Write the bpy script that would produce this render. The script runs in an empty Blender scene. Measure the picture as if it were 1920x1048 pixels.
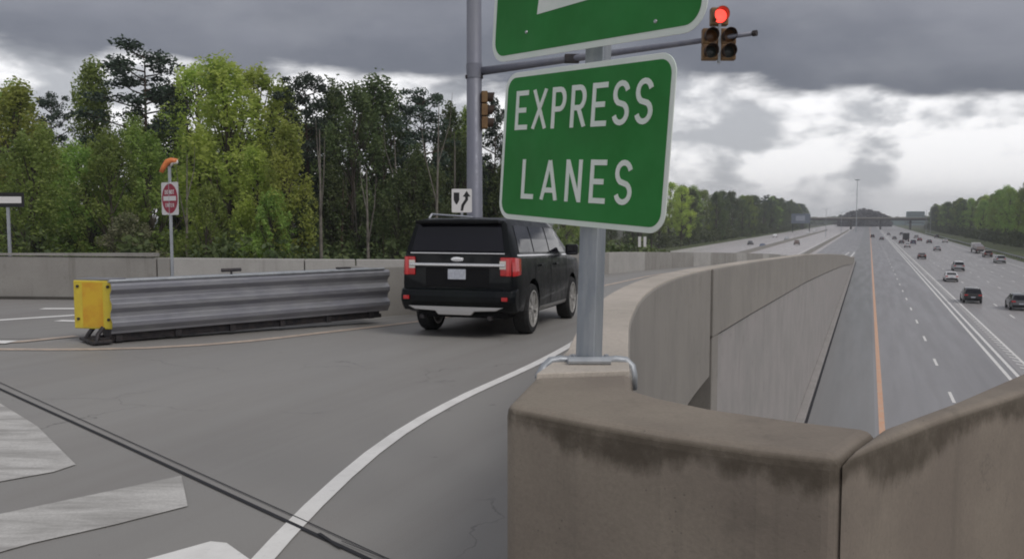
import bpy, bmesh, math, random
import numpy as np
from mathutils import Vector, Matrix
R = math.radians
scn = bpy.context.scene
C = scn.collection
rnd = random.Random(7)

# ------------------------------------------------------------------ camera
F = 1600.0; CAMZ = 1.87
PITCH = math.atan(114.0 / F)
cam_d = bpy.data.cameras.new('camera'); cam = bpy.data.objects.new('camera', cam_d); C.objects.link(cam)
cam.location = (0, 0, CAMZ); cam.rotation_euler = (R(90) - PITCH, 0, 0)
cam_d.sensor_width = 36; cam_d.lens = F / 1920 * 36; cam_d.clip_start = .05; cam_d.clip_end = 9000
scn.camera = cam
# ------------------------------------------------------------------ world, sun, exposure
SUN_EL, SUN_AZ = 46, 138         # soft sun high behind the cloud, behind the camera
w = bpy.data.worlds.new('World'); scn.world = w; w.use_nodes = True
nt = w.node_tree; nt.nodes.clear()
def N(t, **k):
    n = nt.nodes.new(t)
    for a, b in k.items(): setattr(n, a, b)
    return n
def LK(a, b): nt.links.new(a, b)
def MATH(op, a, b=None, c=None, clamp=False):
    n = N('ShaderNodeMath', operation=op, use_clamp=clamp)
    for i, v in enumerate((a, b, c)):
        if v is None: continue
        if isinstance(v, (int, float)): n.inputs[i].default_value = v
        else: LK(v, n.inputs[i])
    return n.outputs[0]
def SMOOTH(v, lo, hi, a=0., b=1.):
    n = N('ShaderNodeMapRange', interpolation_type='SMOOTHSTEP')
    LK(v, n.inputs[0])
    for i, x in zip((1, 2, 3, 4), (lo, hi, a, b)): n.inputs[i].default_value = x
    return n.outputs[0]
def MIXC(f, a, b, mode='MIX'):
    n = N('ShaderNodeMix', data_type='RGBA', blend_type=mode)
    if isinstance(f, (int, float)): n.inputs[0].default_value = f
    else: LK(f, n.inputs[0])
    for i, v in ((6, a), (7, b)):
        if isinstance(v, tuple): n.inputs[i].default_value = (*v, 1)
        else: LK(v, n.inputs[i])
    return n.outputs[2]
def NOISE(vec, scale, detail=5, rough=.55, dist=0.):
    n = N('ShaderNodeTexNoise'); LK(vec, n.inputs['Vector'])
    n.inputs['Scale'].default_value = scale; n.inputs['Detail'].default_value = detail
    n.inputs['Roughness'].default_value = rough; n.inputs['Distortion'].default_value = dist
    return n.outputs[0]
def MAPV(vec, sc, loc=(0, 0, 0)):
    n = N('ShaderNodeMapping'); LK(vec, n.inputs[0]); n.inputs['Scale'].default_value = sc; n.inputs['Location'].default_value = loc
    return n.outputs[0]
tc = N('ShaderNodeTexCoord'); d = tc.outputs['Generated']
sep = N('ShaderNodeSeparateXYZ'); LK(d, sep.inputs[0])
dz = sep.outputs[2]
edge_n = NOISE(MAPV(d, (1, 1, 3.2), (3.1, 1.7, .4)), 6.0, 6, .52)
fine_n = NOISE(MAPV(d, (1, 1, 1.9), (.3, 5.7, 1.4)), 9.5, 6, .52, .15)
big_n = NOISE(MAPV(d, (1, 1, 2.2), (8.3, 2.1, 4.)), 2.6, 6, .55)
thr = MATH('SUBTRACT', MATH('ADD', .142, MATH('MULTIPLY', MATH('SUBTRACT', edge_n, .5), .13)), MATH('ADD', SMOOTH(sep.outputs[0], -.35, .0, -.012, 0.), MATH('MULTIPLY', SMOOTH(sep.outputs[0], .18, .5), .035)))
above = SMOOTH(MATH('SUBTRACT', dz, thr), -.008, .022)
dark = MIXC(SMOOTH(big_n, .36, .62), (.165, .172, .205), (.27, .275, .315))
dark = MIXC(SMOOTH(MATH('SUBTRACT', dz, thr), .0, .10, .75, 0.), dark, (.135, .142, .17))
dark = MIXC(SMOOTH(MATH('SUBTRACT', dz, thr), .04, .16, 0., .6), dark, (.30, .305, .34))
dark = MIXC(SMOOTH(fine_n, .4, .75, 0, .25), dark, (.36, .365, .39))
bright = MIXC(SMOOTH(fine_n, .46, .62), (1.12, 1.11, 1.12), (.50, .51, .54))
bright = MIXC(SMOOTH(dz, .0, .05, .6, 0.), bright, (.86, .87, .89))
cl = MIXC(above, bright, dark)
cl = MIXC(SMOOTH(dz, .35, .8), cl, MIXC(SMOOTH(big_n, .3, .7), (.36, .365, .39), (.52, .525, .55)))
cl = MIXC(SMOOTH(dz, -.06, -.01, 1., 0.), cl, (.3, .3, .3))
sky = N('ShaderNodeTexSky', sky_type='NISHITA', sun_disc=False, sun_elevation=R(SUN_EL), sun_rotation=R(SUN_AZ))
sk = N('ShaderNodeVectorMath', operation='SCALE'); LK(sky.outputs[0], sk.inputs[0]); sk.inputs[3].default_value = .1
skc = MIXC(.94, sk.outputs[0], cl)
bg = N('ShaderNodeBackground'); LK(skc, bg.inputs[0]); bg.inputs[1].default_value = 1.0
out = N('ShaderNodeOutputWorld'); LK(bg.outputs[0], out.inputs[0])
sd = bpy.data.lights.new('sun', 'SUN'); sd.energy = 1.2; sd.angle = R(28); sd.color = (1, .97, .93)
sun = bpy.data.objects.new('sun', sd); C.objects.link(sun)
az = R(SUN_AZ); el = R(SUN_EL)
sdir = Vector((math.sin(az) * math.cos(el), math.cos(az) * math.cos(el), math.sin(el)))
sun.rotation_euler = sdir.to_track_quat('Z', 'Y').to_euler()
scn.view_settings.view_transform = 'Standard'; scn.view_settings.look = 'None'
scn.view_settings.exposure = .12; scn.view_settings.gamma = 1; scn.view_settings.use_curve_mapping = False
scn.cycles.filter_width = 1.9
scn.cycles.max_bounces = 6; scn.cycles.transparent_max_bounces = 6

# ------------------------------------------------------------------ coordinates
cp, sp = math.cos(PITCH), math.sin(PITCH)
def ray(px, py):
    dx = (px - 960) / F; dy = -(py - 524) / F
    return Vector((dx, cp + dy * sp, -sp + dy * cp))
def P(px, py, z=0.):
    r = ray(px, py); t = (z - CAMZ) / r.z
    return Vector((r.x * t, r.y * t, z))
def D(px, py, Y):
    r = ray(px, py); t = Y / r.y
    return Vector((r.x * t, Y, CAMZ + r.z * t))
AZ = math.atan(((1630 - 960) / F) / (cp + .07125 * sp))
SA, CA = math.sin(AZ), math.cos(AZ)
def HW(L, lat, z=0.): return Vector((L * SA + lat * CA, L * CA - lat * SA, z))
def LOF(x, y): return x * SA + y * CA
def LAT(x, y): return x * CA - y * SA
HZ = -7.7
ZT = [(-999, 0), (8, 0), (12, -.07), (17, -.2), (24, -.38), (32, -.62), (45, -1.0), (68, -1.85), (90, -2.72), (114, -3.7), (130, -4.42), (160, -5.85), (190, -7.15), (206, HZ + .02), (9999, HZ + .02)]
def zl(L):
    for (a, za), (b, zb) in zip(ZT, ZT[1:]):
        if L <= b: return za + (zb - za) * (L - a) / (b - a)
def zd(x, y): return zl(LOF(x, y))

# ------------------------------------------------------------------ materials
def shader(name):
    global nt
    m = bpy.data.materials.new(name); m.use_nodes = True; nt = m.node_tree
    b = nt.nodes['Principled BSDF']
    return m, b
def mat(name, c1, c2=None, scale=3., rough=.7, metal=0., bump=0., bscale=40., coat=0., stretch=(1, 1, 1), emit=None, spec=None, lo=.35, hi=.65):
    m, b = shader(name)
    t = N('ShaderNodeTexCoord').outputs['Object']
    if c2:
        n = NOISE(MAPV(t, stretch), scale, 6, .6)
        LK(MIXC(SMOOTH(n, lo, hi), c1, c2), b.inputs['Base Color'])
        LK(SMOOTH(NOISE(t, scale * 2.3, 4), .3, .7, max(0, rough - .08), min(1, rough + .08)), b.inputs['Roughness'])
    else:
        b.inputs['Base Color'].default_value = (*c1, 1); b.inputs['Roughness'].default_value = rough
    b.inputs['Metallic'].default_value = metal; b.inputs['Coat Weight'].default_value = coat
    if spec is not None: b.inputs['Specular IOR Level'].default_value = spec
    if bump:
        bn = N('ShaderNodeBump'); bn.inputs['Strength'].default_value = bump; bn.inputs['Distance'].default_value = .01
        LK(NOISE(t, bscale, 5, .65), bn.inputs['Height']); LK(bn.outputs[0], b.inputs['Normal'])
    if emit:
        b.inputs['Emission Color'].default_value = (*emit[0], 1); b.inputs['Emission Strength'].default_value = emit[1]
    return m
def concrete(name, c1, c2, dirt=(.12, .105, .085), streak=.5, stain_top=None, rough=.85, stain_amt=.85):
    m, b = shader(name)
    t = N('ShaderNodeTexCoord').outputs['Object']
    col = MIXC(SMOOTH(NOISE(t, .7, 7, .62), .33, .67), c1, c2)
    col = MIXC(SMOOTH(NOISE(t, 55, 3, .7), .3, .75, 0, .22), col, dirt)
    st = NOISE(MAPV(t, (5, 5, .35)), 1.1, 7, .65)
    col = MIXC(SMOOTH(st, .52, .78, 0, streak), col, dirt)
    col = MIXC(SMOOTH(NOISE(t, 3.1, 8, .7), .56, .72, 0, .35), col, dirt)
    if stain_top:      # weathering stain hanging down from the coping edge, ragged lower end
        z0, amp = stain_top
        s = N('ShaderNodeSeparateXYZ'); LK(t, s.inputs[0])
        rag = NOISE(MAPV(t, (1, 1, .5)), 1.5, 9, .68)
        edge = MATH('SUBTRACT', z0, MATH('MULTIPLY', MATH('SUBTRACT', rag, .33), amp))
        msk = SMOOTH(MATH('SUBTRACT', s.outputs[2], edge), -.03, .05)
        top = SMOOTH(s.outputs[2], 1.035, 1.062, 1, 0)
        msk = MATH('MULTIPLY', MATH('MULTIPLY', msk, top), SMOOTH(NOISE(t, 7, 6, .7), .2, .6, .55, 1.))
        col = MIXC(MATH('MULTIPLY', msk, stain_amt), col, (.040, .029, .016))
    g = t
    nzc = N('ShaderNodeTexNoise'); LK(t, nzc.inputs['Vector']); nzc.inputs['Scale'].default_value = 2.5; nzc.inputs['Detail'].default_value = 6
    wv = N('ShaderNodeVectorMath', operation='ADD'); LK(t, wv.inputs[0]); LK(nzc.outputs['Color'], wv.inputs[1])
    vo = N('ShaderNodeTexVoronoi', feature='DISTANCE_TO_EDGE'); LK(wv.outputs[0], vo.inputs['Vector']); vo.inputs['Scale'].default_value = .8
    ck = MATH('MULTIPLY', SMOOTH(vo.outputs['Distance'], .0, .005, 1, 0), SMOOTH(NOISE(t, .8, 3), .58, .66, 0, .35))
    col = MIXC(ck, col, (.09, .08, .07))
    pores = N('ShaderNodeTexVoronoi'); LK(t, pores.inputs['Vector']); pores.inputs['Scale'].default_value = 26
    col = MIXC(MATH('MULTIPLY', SMOOTH(pores.outputs['Distance'], .05, .14, 1, 0), SMOOTH(NOISE(t, 4, 3), .5, .6, 0, .6)), col, (.08, .07, .06))
    LK(col, b.inputs['Base Color']); b.inputs['Roughness'].default_value = rough
    bn = N('ShaderNodeBump'); bn.inputs['Strength'].default_value = .35; bn.inputs['Distance'].default_value = .008
    LK(NOISE(t, 38, 6, .7), bn.inputs['Height']); LK(bn.outputs[0], b.inputs['Normal'])
    return m
def road(name, c1, c2, c3, rough=.72, patch=.25, cracks=False):
    m, b = shader(name)
    g = N('ShaderNodeNewGeometry').outputs['Position']
    rt = N('ShaderNodeMapping'); LK(g, rt.inputs[0]); rt.inputs['Rotation'].default_value = (0, 0, AZ)
    ln = MAPV(rt.outputs[0], (1, .06 if rough < .5 else .22, 1))
    col = MIXC(SMOOTH(NOISE(ln, .22, 6, .6), .36, .64), c1, c2)
    col = MIXC(SMOOTH(NOISE(ln, .7, 8, .68), .5, .74, 0, patch * 1.4), col, c3)
    mp = N('ShaderNodeMapping'); LK(rt.outputs[0], mp.inputs[0]); mp.inputs['Scale'].default_value = (1.1, .02, 1)
    col = MIXC(SMOOTH(NOISE(mp.outputs[0], 1.4, 5, .6), .42, .7, 0, .45), col, c3)
    col = MIXC(SMOOTH(NOISE(g, 90, 3, .8), .25, .8, 0, .35), col, (.35, .34, .32))
    col = MIXC(SMOOTH(NOISE(g, 140, 2, .8), .5, .8, 0, .4), col, (.04, .04, .04))

    if cracks:
        wv = N('ShaderNodeVectorMath', operation='ADD'); nz = N('ShaderNodeTexNoise'); LK(g, nz.inputs['Vector']); nz.inputs['Scale'].default_value = 1.6; nz.inputs['Detail'].default_value = 6
        LK(g, wv.inputs[0]); LK(nz.outputs['Color'], wv.inputs[1])
        vo = N('ShaderNodeTexVoronoi', feature='DISTANCE_TO_EDGE'); LK(wv.outputs[0], vo.inputs['Vector']); vo.inputs['Scale'].default_value = .42
        ck = MATH('MULTIPLY', SMOOTH(vo.outputs['Distance'], .0, .007, 1, 0), SMOOTH(NOISE(g, .35, 3), .50, .60, 0, .42))
        col = MIXC(ck, col, (.035, .033, .032))
        sp = SMOOTH(NOISE(g, 3.7, 4, .6), .68, .74, 0, .5); col = MIXC(sp, col, (.09, .085, .08))
    LK(col, b.inputs['Base Color'])
    LK(SMOOTH(NOISE(ln, 1.2, 6), .3, .7, rough - .06, rough + .08), b.inputs['Roughness'])
    if rough >= .5:
        bn = N('ShaderNodeBump'); bn.inputs['Strength'].default_value = .3; bn.inputs['Distance'].default_value = .006
        LK(NOISE(g, 110, 4, .7), bn.inputs['Height']); LK(bn.outputs[0], b.inputs['Normal'])
    return m
def paint_mat(name, c, worn, amount=.5, under=(.17, .165, .16)):
    m, b = shader(name)
    g = N('ShaderNodeNewGeometry').outputs['Position']
    col = MIXC(SMOOTH(NOISE(g, 2.2, 8, .7), .35, .7), c, worn)
    col = MIXC(SMOOTH(NOISE(g, 11, 8, .75), .62 - amount * .25, .70, 0, amount), col, under)
    LK(col, b.inputs['Base Color']); b.inputs['Roughness'].default_value = .6
    return m
def foliage(name, c1, c2, c3, trans=.3):
    m, b = shader(name)
    oi = N('ShaderNodeObjectInfo').outputs['Random']
    t = N('ShaderNodeTexCoord').outputs['Object']
    col = MIXC(SMOOTH(NOISE(t, .45, 4, .6), .38, .62), c1, c2)
    col = MIXC(SMOOTH(NOISE(t, 2.3, 3, .6), .5, .7), col, c3)
    hs = N('ShaderNodeHueSaturation'); LK(col, hs.inputs['Color'])
    LK(SMOOTH(oi, 0, 1, .485, .512), hs.inputs['Hue']); LK(SMOOTH(oi, 0, 1, .72, 1.25), hs.inputs['Value'])
    LK(hs.outputs[0], b.inputs['Base Color']); b.inputs['Roughness'].default_value = .6
    tr = N('ShaderNodeBsdfTranslucent'); LK(hs.outputs[0], tr.inputs[0])
    mx = N('ShaderNodeMixShader'); mx.inputs[0].default_value = trans
    LK(b.outputs[0], mx.inputs[1]); LK(tr.outputs[0], mx.inputs[2]); LK(mx.outputs[0], nt.nodes['Material Output'].inputs[0])
    return m

M = {}
M['deck'] = road('deck_asphalt', (.315, .30, .282), (.275, .262, .247), (.225, .205, .19), rough=.6, cracks=True)
M['slab'] = road('far_road_concrete', (.27, .26, .245), (.24, .225, .215), (.19, .17, .16))
M['highway'] = road('highway_asphalt', (.275, .265, .275), (.31, .30, .31), (.235, .23, .24), rough=.42)
M['shoulder'] = road('shoulder_asphalt', (.22, .225, .23), (.25, .245, .245), (.19, .195, .20), rough=.45)
M['general'] = road('general_lanes', (.38, .36, .36), (.35, .335, .335), (.30, .285, .29), rough=.42)
M['white_paint'] = paint_mat('white_paint', (.88, .86, .83), (.76, .74, .71), .25)
M['worn_paint'], b_ = shader('worn_paint')
g_ = N('ShaderNodeNewGeometry').outputs['Position']
st_ = NOISE(MAPV(g_, (.5, 2.6, 1)), 1.6, 9, .72, .5)
c_ = MIXC(SMOOTH(st_, .36, .66), (.66, .64, .61), (.36, .345, .325))
LK(MIXC(SMOOTH(NOISE(g_, 60, 4, .8), .3, .75, 0, .45), c_, (.25, .24, .225)), b_.inputs['Base Color']); b_.inputs['Roughness'].default_value = .75
M['faint_paint'] = paint_mat('faint_paint', (.62, .50, .40), (.44, .36, .30), .6)
M['yellow_paint'] = paint_mat('yellow_paint', (.74, .40, .24), (.70, .50, .38), .3, (.3, .27, .25))
M['conc_near'] = concrete('parapet_concrete', (.30, .255, .205), (.205, .17, .14), stain_top=(1.03, .50), streak=.45, stain_amt=.75)
M['conc_pale'] = concrete('pale_coping_concrete', (.60, .53, .46), (.48, .43, .37), streak=.2)
M['conc_wall'] = concrete('wall_concrete', (.40, .37, .36), (.34, .325, .31), streak=.3)
M['conc_cope'] = concrete('coping_concrete', (.325, .30, .27), (.28, .26, .235), streak=.25)
M['conc_old'] = concrete('barrier_concrete', (.35, .335, .31), (.29, .275, .255), streak=.5)
M['conc_light'] = concrete('pale_barrier_concrete', (.47, .455, .43), (.40, .385, .365), streak=.3)
M['conc_dark'] = concrete('dark_shade_concrete', (.07, .065, .058), (.05, .048, .042), streak=.4)  # near-black base colour: shade under the bridge painted into the concrete
M['joint'] = mat('joint_rubber_and_shadow', (.022, .022, .026), rough=.8)
M['opposite'] = road('opposite_concrete', (.62, .57, .56), (.55, .51, .50), (.46, .43, .42), rough=.38)
M['grass'] = mat('grass_ground', (.10, .115, .045), (.075, .095, .035), 1.2, .95, bump=.6, bscale=6)
M['soil'] = mat('woodland_ground', (.06, .055, .03), (.04, .05, .022), 1.2, .95)
M['galv'] = mat('galvanised_steel', (.36, .38, .41), (.46, .48, .50), 6, .48, .55, bump=.1, stretch=(1, 1, .3))
M['pole'] = mat('painted_pole_steel', (.20, .205, .25), (.24, .245, .28), 3, .5, .3, stretch=(1, 1, .2))
M['post'] = mat('sign_post_steel', (.27, .295, .325), (.36, .38, .40), 5, .5, .45, stretch=(3, 3, .35), bump=.08)
M['rail'] = mat('weathered_rail', (.25, .25, .28), (.32, .32, .335), 2.5, .42, .5, stretch=(.5, .5, 2), bump=.04)
M['dark_steel'] = mat('dark_steel', (.03, .03, .035), (.06, .05, .05), 8, .6, .4)
M['green'] = mat('green_sheeting', (.024, .195, .036), (.036, .245, .055), 1.6, .6, spec=.25)
M['sign_white'] = mat('white_sheeting', (.76, .84, .76), (.84, .88, .82), 4, .5)
M['sign_back'] = mat('sign_aluminium', (.45, .46, .47), (.55, .56, .57), 4, .4, .7)
M['white_sign'] = mat('white_plate', (.75, .73, .72), rough=.5)
M['red_sign'] = mat('red_plate', (.36, .015, .045), (.30, .012, .04), 4, .5)
M['black_sign'] = mat('black_plate', (.012, .012, .013), rough=.5)
M['yellow'] = mat('yellow_panel', (.72, .46, .03), (.66, .33, .025), 2.2, .5, lo=.4, hi=.6)
M['yellow_rim'] = mat('yellow_border', (.72, .58, .05), (.66, .50, .05), 6, .5)
M['sig'] = mat('signal_housing', (.23, .13, .045), (.17, .09, .035), 6, .5)
M['sig_dark'] = mat('signal_visor', (.045, .022, .012), rough=.6)
M['lens_red'] = mat('red_lens_lit', (.7, .03, .02), rough=.3, emit=((1, .055, .04), 2.4))
M['lens_amber'] = mat('amber_lens_off', (.12, .045, .008), rough=.3)
M['lens_green'] = mat('green_lens_off', (.03, .035, .03), rough=.3)
M['orange'] = mat('orange_hood', (.75, .24, .07), (.62, .15, .05), 8, .5)
M['car_black'] = mat('black_car_paint', (.005, .006, .0075), (.007, .009, .009), 2, .35, .0, coat=.28, spec=.08)
M['trim_black'] = mat('black_trim', (.006, .006, .007), rough=.6, spec=.2)
M['glass'] = mat('tinted_glass', (.006, .0055, .009), rough=.05, spec=.55)
M['chrome'] = mat('chrome_trim', (.72, .72, .73), rough=.22, metal=1.)
M['silver'] = mat('satin_silver', (.42, .41, .40), rough=.4, metal=.6)
M['tyre'] = mat('tyre_rubber', (.012, .012, .012), (.02, .02, .02), 10, .85)
M['tail'] = mat('tail_light_red', (.50, .010, .012), rough=.2, coat=1.)
M['lamp_white'] = mat('clear_lamp', (.70, .66, .60), rough=.2)
M['brake_lit'] = mat('clear_red_lamp', (.62, .02, .02), rough=.2, coat=1.)
M['plate'] = mat('licence_plate', (.55, .57, .62), (.42, .44, .50), 25, .5)
for nm, c in dict(white=(.72, .72, .72), silver=(.38, .39, .40), grey=(.11, .115, .125), black=(.016, .016, .018), blue=(.04, .06, .12), brown=(.10, .055, .035), red=(.22, .02, .018)).items():
    M['car_' + nm + '_far'] = mat(nm + '_paint', c, rough=.3, coat=.6)
M['bark'] = mat('bark', (.075, .06, .045), (.05, .04, .03), 6, .95, bump=.5, stretch=(2, 2, .4))
M['bark_pine'] = mat('pine_bark', (.085, .055, .04), (.05, .035, .028), 5, .95, bump=.5, stretch=(2, 2, .4))
M['trunk_pale'] = mat('pale_bark', (.20, .18, .15), (.12, .105, .09), 3, .9)
M['leaf_yellow'] = foliage('spring_leaves', (.50, .57, .12), (.36, .46, .09), (.62, .66, .22), .55)
M['leaf_green'] = foliage('green_leaves', (.31, .42, .09), (.21, .32, .065), (.42, .52, .15), .48)
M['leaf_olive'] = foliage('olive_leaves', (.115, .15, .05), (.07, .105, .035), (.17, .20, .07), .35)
M['leaf_pine'] = foliage('pine_needles', (.045, .075, .045), (.03, .052, .034), (.065, .10, .058), .15)
M['leaf_blossom'] = foliage('pale_blossom', (.30, .30, .17), (.15, .18, .07), (.42, .40, .28), .35)
M['leaf_far'] = foliage('far_leaves', (.09, .08, .08), (.07, .065, .065), (.10, .09, .085), .2)
M['teal'] = mat('far_building_wall', (.16, .24, .24), rough=.6)
M['blue_sign'] = mat('overhead_sign_back', (.16, .19, .24), rough=.5)
M['rubble'] = mat('broken_concrete', (.30, .26, .22), (.18, .15, .12), 9, .95, bump=1., bscale=14)

# ------------------------------------------------------------------ helpers
def tag(o, label=None, cat=None, group=None, kind=None):
    if label: o['label'] = label
    if cat: o['category'] = cat
    if group: o['group'] = group
    if kind: o['kind'] = kind
    return o
def empty(name, loc=(0, 0, 0), rz=0):
    o = bpy.data.objects.new(name, None); C.objects.link(o); o.location = loc; o.rotation_euler = (0, 0, rz); o.empty_display_size = .2
    return o
class MB:
    def __init__(s): s.v = []; s.f = []
    def add(s, vs, fs):
        k = len(s.v); s.v += [tuple(v) for v in vs]; s.f += [tuple(i + k for i in f) for f in fs]; return s
    def box(s, a, b, mx=None):
        vs = [Vector((x, y, z)) for z in (a[2], b[2]) for y in (a[1], b[1]) for x in (a[0], b[0])]
        if mx is not None: vs = [mx @ v for v in vs]
        return s.add(vs, [(0, 2, 3, 1), (4, 5, 7, 6), (0, 1, 5, 4), (2, 6, 7, 3), (0, 4, 6, 2), (1, 3, 7, 5)])
    def prism(s, poly, a, b, fr=lambda x, y, z: Vector((x, y, z))):
        n = len(poly)
        vs = [fr(x, y, a) for x, y in poly] + [fr(x, y, b) for x, y in poly]
        fs = [tuple(reversed(range(n))), tuple(range(n, 2 * n))] + [(i, (i + 1) % n, n + (i + 1) % n, n + i) for i in range(n)]
        return s.add(vs, fs)
    def tube(s, pts, rs, n=10, caps=True):
        pts = [Vector(p) for p in pts]
        if not hasattr(rs, '__len__'): rs = [rs] * len(pts)
        vs = []; fs = []; up = None
        for i, p in enumerate(pts):
            t = (pts[min(i + 1, len(pts) - 1)] - pts[max(i - 1, 0)]).normalized()
            if up is None: up = Vector((0, 0, 1)) if abs(t.z) < .9 else Vector((1, 0, 0))
            a = t.cross(up).normalized(); b = a.cross(t).normalized(); up = b
            for k in range(n):
                q = 2 * math.pi * k / n
                vs.append(p + (a * math.cos(q) + b * math.sin(q)) * rs[i])
        for i in range(len(pts) - 1):
            for k in range(n):
                fs.append((i * n + k, (i + 1) * n + k, (i + 1) * n + (k + 1) % n, i * n + (k + 1) % n))
        if caps: fs.append(tuple(range(n))); fs.append(tuple(reversed(range((len(pts) - 1) * n, len(pts) * n))))
        return s.add(vs, fs)
    def lathe(s, prof, axis_fr, n=24):
        vs = []; fs = []
        for (r, h) in prof:
            for k in range(n):
                q = 2 * math.pi * k / n; vs.append(axis_fr(r * math.cos(q), r * math.sin(q), h))
        for i in range(len(prof) - 1):
            for k in range(n): fs.append((i * n + k, i * n + (k + 1) % n, (i + 1) * n + (k + 1) % n, (i + 1) * n + k))
        return s.add(vs, fs)
    def strip(s, pairs, z0, z1):
        """closed wall between inner/outer polylines; z0,z1 functions of (x,y)"""
        vs = []; fs = []
        for a, b in pairs:
            for p in (a, b):
                vs.append((p[0], p[1], z0(p[0], p[1]))); vs.append((p[0], p[1], z1(p[0], p[1])))
        n = len(pairs)
        for i in range(n - 1):
            k = i * 4; q = k + 4
            fs += [(k, k + 1, q + 1, q), (k + 2, q + 2, q + 3, k + 3), (k + 1, k + 3, q + 3, q + 1), (k, q, q + 2, k + 2)]
        fs += [(0, 2, 3, 1), (4 * n - 4, 4 * n - 3, 4 * n - 1, 4 * n - 2)]
        return s.add(vs, fs)
    def build(s, name, m, parent=None, bevel=0, seg=2, smooth=False, recalc=True):
        me = bpy.data.meshes.new(name); me.from_pydata(s.v, [], s.f)
        if recalc:
            bm = bmesh.new(); bm.from_mesh(me); bmesh.ops.recalc_face_normals(bm, faces=bm.faces); bm.to_mesh(me); bm.free()
        o = bpy.data.objects.new(name, me); C.objects.link(o)
        if m: me.materials.append(m)
        if parent is not None: o.parent = parent
        if bevel:
            bv = o.modifiers.new('bevel', 'BEVEL'); bv.width = bevel; bv.segments = seg; bv.limit_method = 'ANGLE'; bv.angle_limit = R(35)
        if smooth:
            me.polygons.foreach_set('use_smooth', [True] * len(me.polygons))
        return o
def smooth_angle(o, deg=35):
    me = o.data
    me.polygons.foreach_set('use_smooth', [True] * len(me.polygons))
    try: me.set_sharp_from_angle(angle=R(deg))
    except Exception: pass
def copy_tree(o, parent=None):
    c = o.copy(); C.objects.link(c)
    if parent is not None: c.parent = parent
    for ch in list(o.children): copy_tree(ch, c)
    return c
def ribbon(pts, wid, dz, zf, name, m, parent, kind=None, step=1.0):
    """painted line following the road surface"""
    pts = [Vector((p[0], p[1])) for p in pts]
    dn = [pts[0]]
    for a, b in zip(pts, pts[1:]):
        n = max(1, int((b - a).length / step))
        dn += [a.lerp(b, k / n) for k in range(1, n + 1)]
    if len(pts) > 3:
        for _ in range(3): dn = [dn[0]] + [(dn[i - 1] + dn[i] * 2 + dn[i + 1]) / 4 for i in range(1, len(dn) - 1)] + [dn[-1]]
    vs = []
    for i, p in enumerate(dn):
        t = (dn[min(i + 1, len(dn) - 1)] - dn[max(0, i - 1)]).normalized(); nrm = Vector((-t.y, t.x)) * wid / 2
        for q in (p + nrm, p - nrm): vs.append((q.x, q.y, zf(q.x, q.y) + dz))
    mb = MB().add(vs, [(2 * i, 2 * i + 1, 2 * i + 3, 2 * i + 2) for i in range(len(dn) - 1)])
    o = mb.build(name, m, parent)
    if kind: tag(o, kind=kind)
    return o
def bez(pts, n=6):
    """Catmull-Rom through 2D points"""
    out = []; p = [Vector(q) for q in pts]; p = [p[0] * 2 - p[1]] + p + [p[-1] * 2 - p[-2]]
    for i in range(1, len(p) - 2):
        for k in range(n):
            t = k / n
            out.append(.5 * ((2 * p[i]) + (-p[i - 1] + p[i + 1]) * t + (2 * p[i - 1] - 5 * p[i] + 4 * p[i + 1] - p[i + 2]) * t * t + (-p[i - 1] + 3 * p[i] - 3 * p[i + 1] + p[i + 2]) * t ** 3))
    out.append(p[-2]); return out

# ================================================================== THE SETTING
terrain = MB().add([(-4000, -600, HZ - .15), (4500, -600, HZ - .15), (4500, 6500, HZ - .15), (-4000, 6500, HZ - .15)], [(0, 1, 2, 3)]).build('ground', M['soil']); tag(terrain, kind='structure')
def hwstrip(name, m, a, b, L0, L1, dz):
    o = MB().add([HW(L0, a, HZ + dz), HW(L0, b, HZ + dz), HW(L1, b, HZ + dz), HW(L1, a, HZ + dz)], [(0, 1, 2, 3)]).build(name, m); return tag(o, kind='structure')
hwy = hwstrip('highway', M['highway'], -2.6, 8.9, -70, 1500, 0)
sh = hwstrip('highway_shoulder', M['shoulder'], -3.2, .5, -70, 1500, .004)
gen = hwstrip('general_lanes', M['general'], 8.9, 31.6, -70, 1500, 0)
opp = hwstrip('opposite_carriageway', M['opposite'], -54, -13.2, 60, 1500, 0)
gore = hwstrip('ramp_merge_pavement', M['highway'], -13.2, -3.2, 204, 1500, .0)
gr = hwstrip('grass_verge', M['grass'], 31.6, 46, -70, 1500, .02)
gl = hwstrip('grass_verge', M['grass'], -62, -54, 60, 1500, .02)
hz = lambda x, y: HZ
def hline(lat, L0, L1, wid, m, name, parent, dz=.009):
    return MB().add([HW(L0, lat - wid / 2, HZ + dz), HW(L0, lat + wid / 2, HZ + dz), HW(L1, lat + wid / 2, HZ + dz), HW(L1, lat - wid / 2, HZ + dz)], [(0, 1, 2, 3)]).build(name, m, parent)
LY = .80
hline(LY, -70, 1400, .26, M['yellow_paint'], 'yellow_edge_line', hwy)
dash = None
for k in range(30):      # express lane dashes
    L0 = 12.8 + k * 12.2
    if dash is None: dash = hline(4.35, 0, 3.05, .17, M['white_paint'], 'lane_dash', hwy); dd = dash
    else: dd = dash.copy(); C.objects.link(dd)
    dd.location = HW(L0, 0, 0)
hline(8.05, -70, 1400, .22, M['white_paint'], 'solid_edge_line', hwy)
hline(8.62, -70, 1400, .22, M['white_paint'], 'solid_edge_line', hwy)
hline(9.72, -70, 1400, .18, M['white_paint'], 'solid_edge_line', gen)
for lat in (13.2, 16.9, 20.6, 24.2):
    for k in range(22):
        dd = dash.copy(); C.objects.link(dd); dd.parent = gen; dd.location = HW(24 + k * 12.2 + lat * .7, lat - 4.35, 0)
hline(27.9, -70, 1400, .18, M['white_paint'], 'solid_edge_line', gen)
hb = MB()
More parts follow.
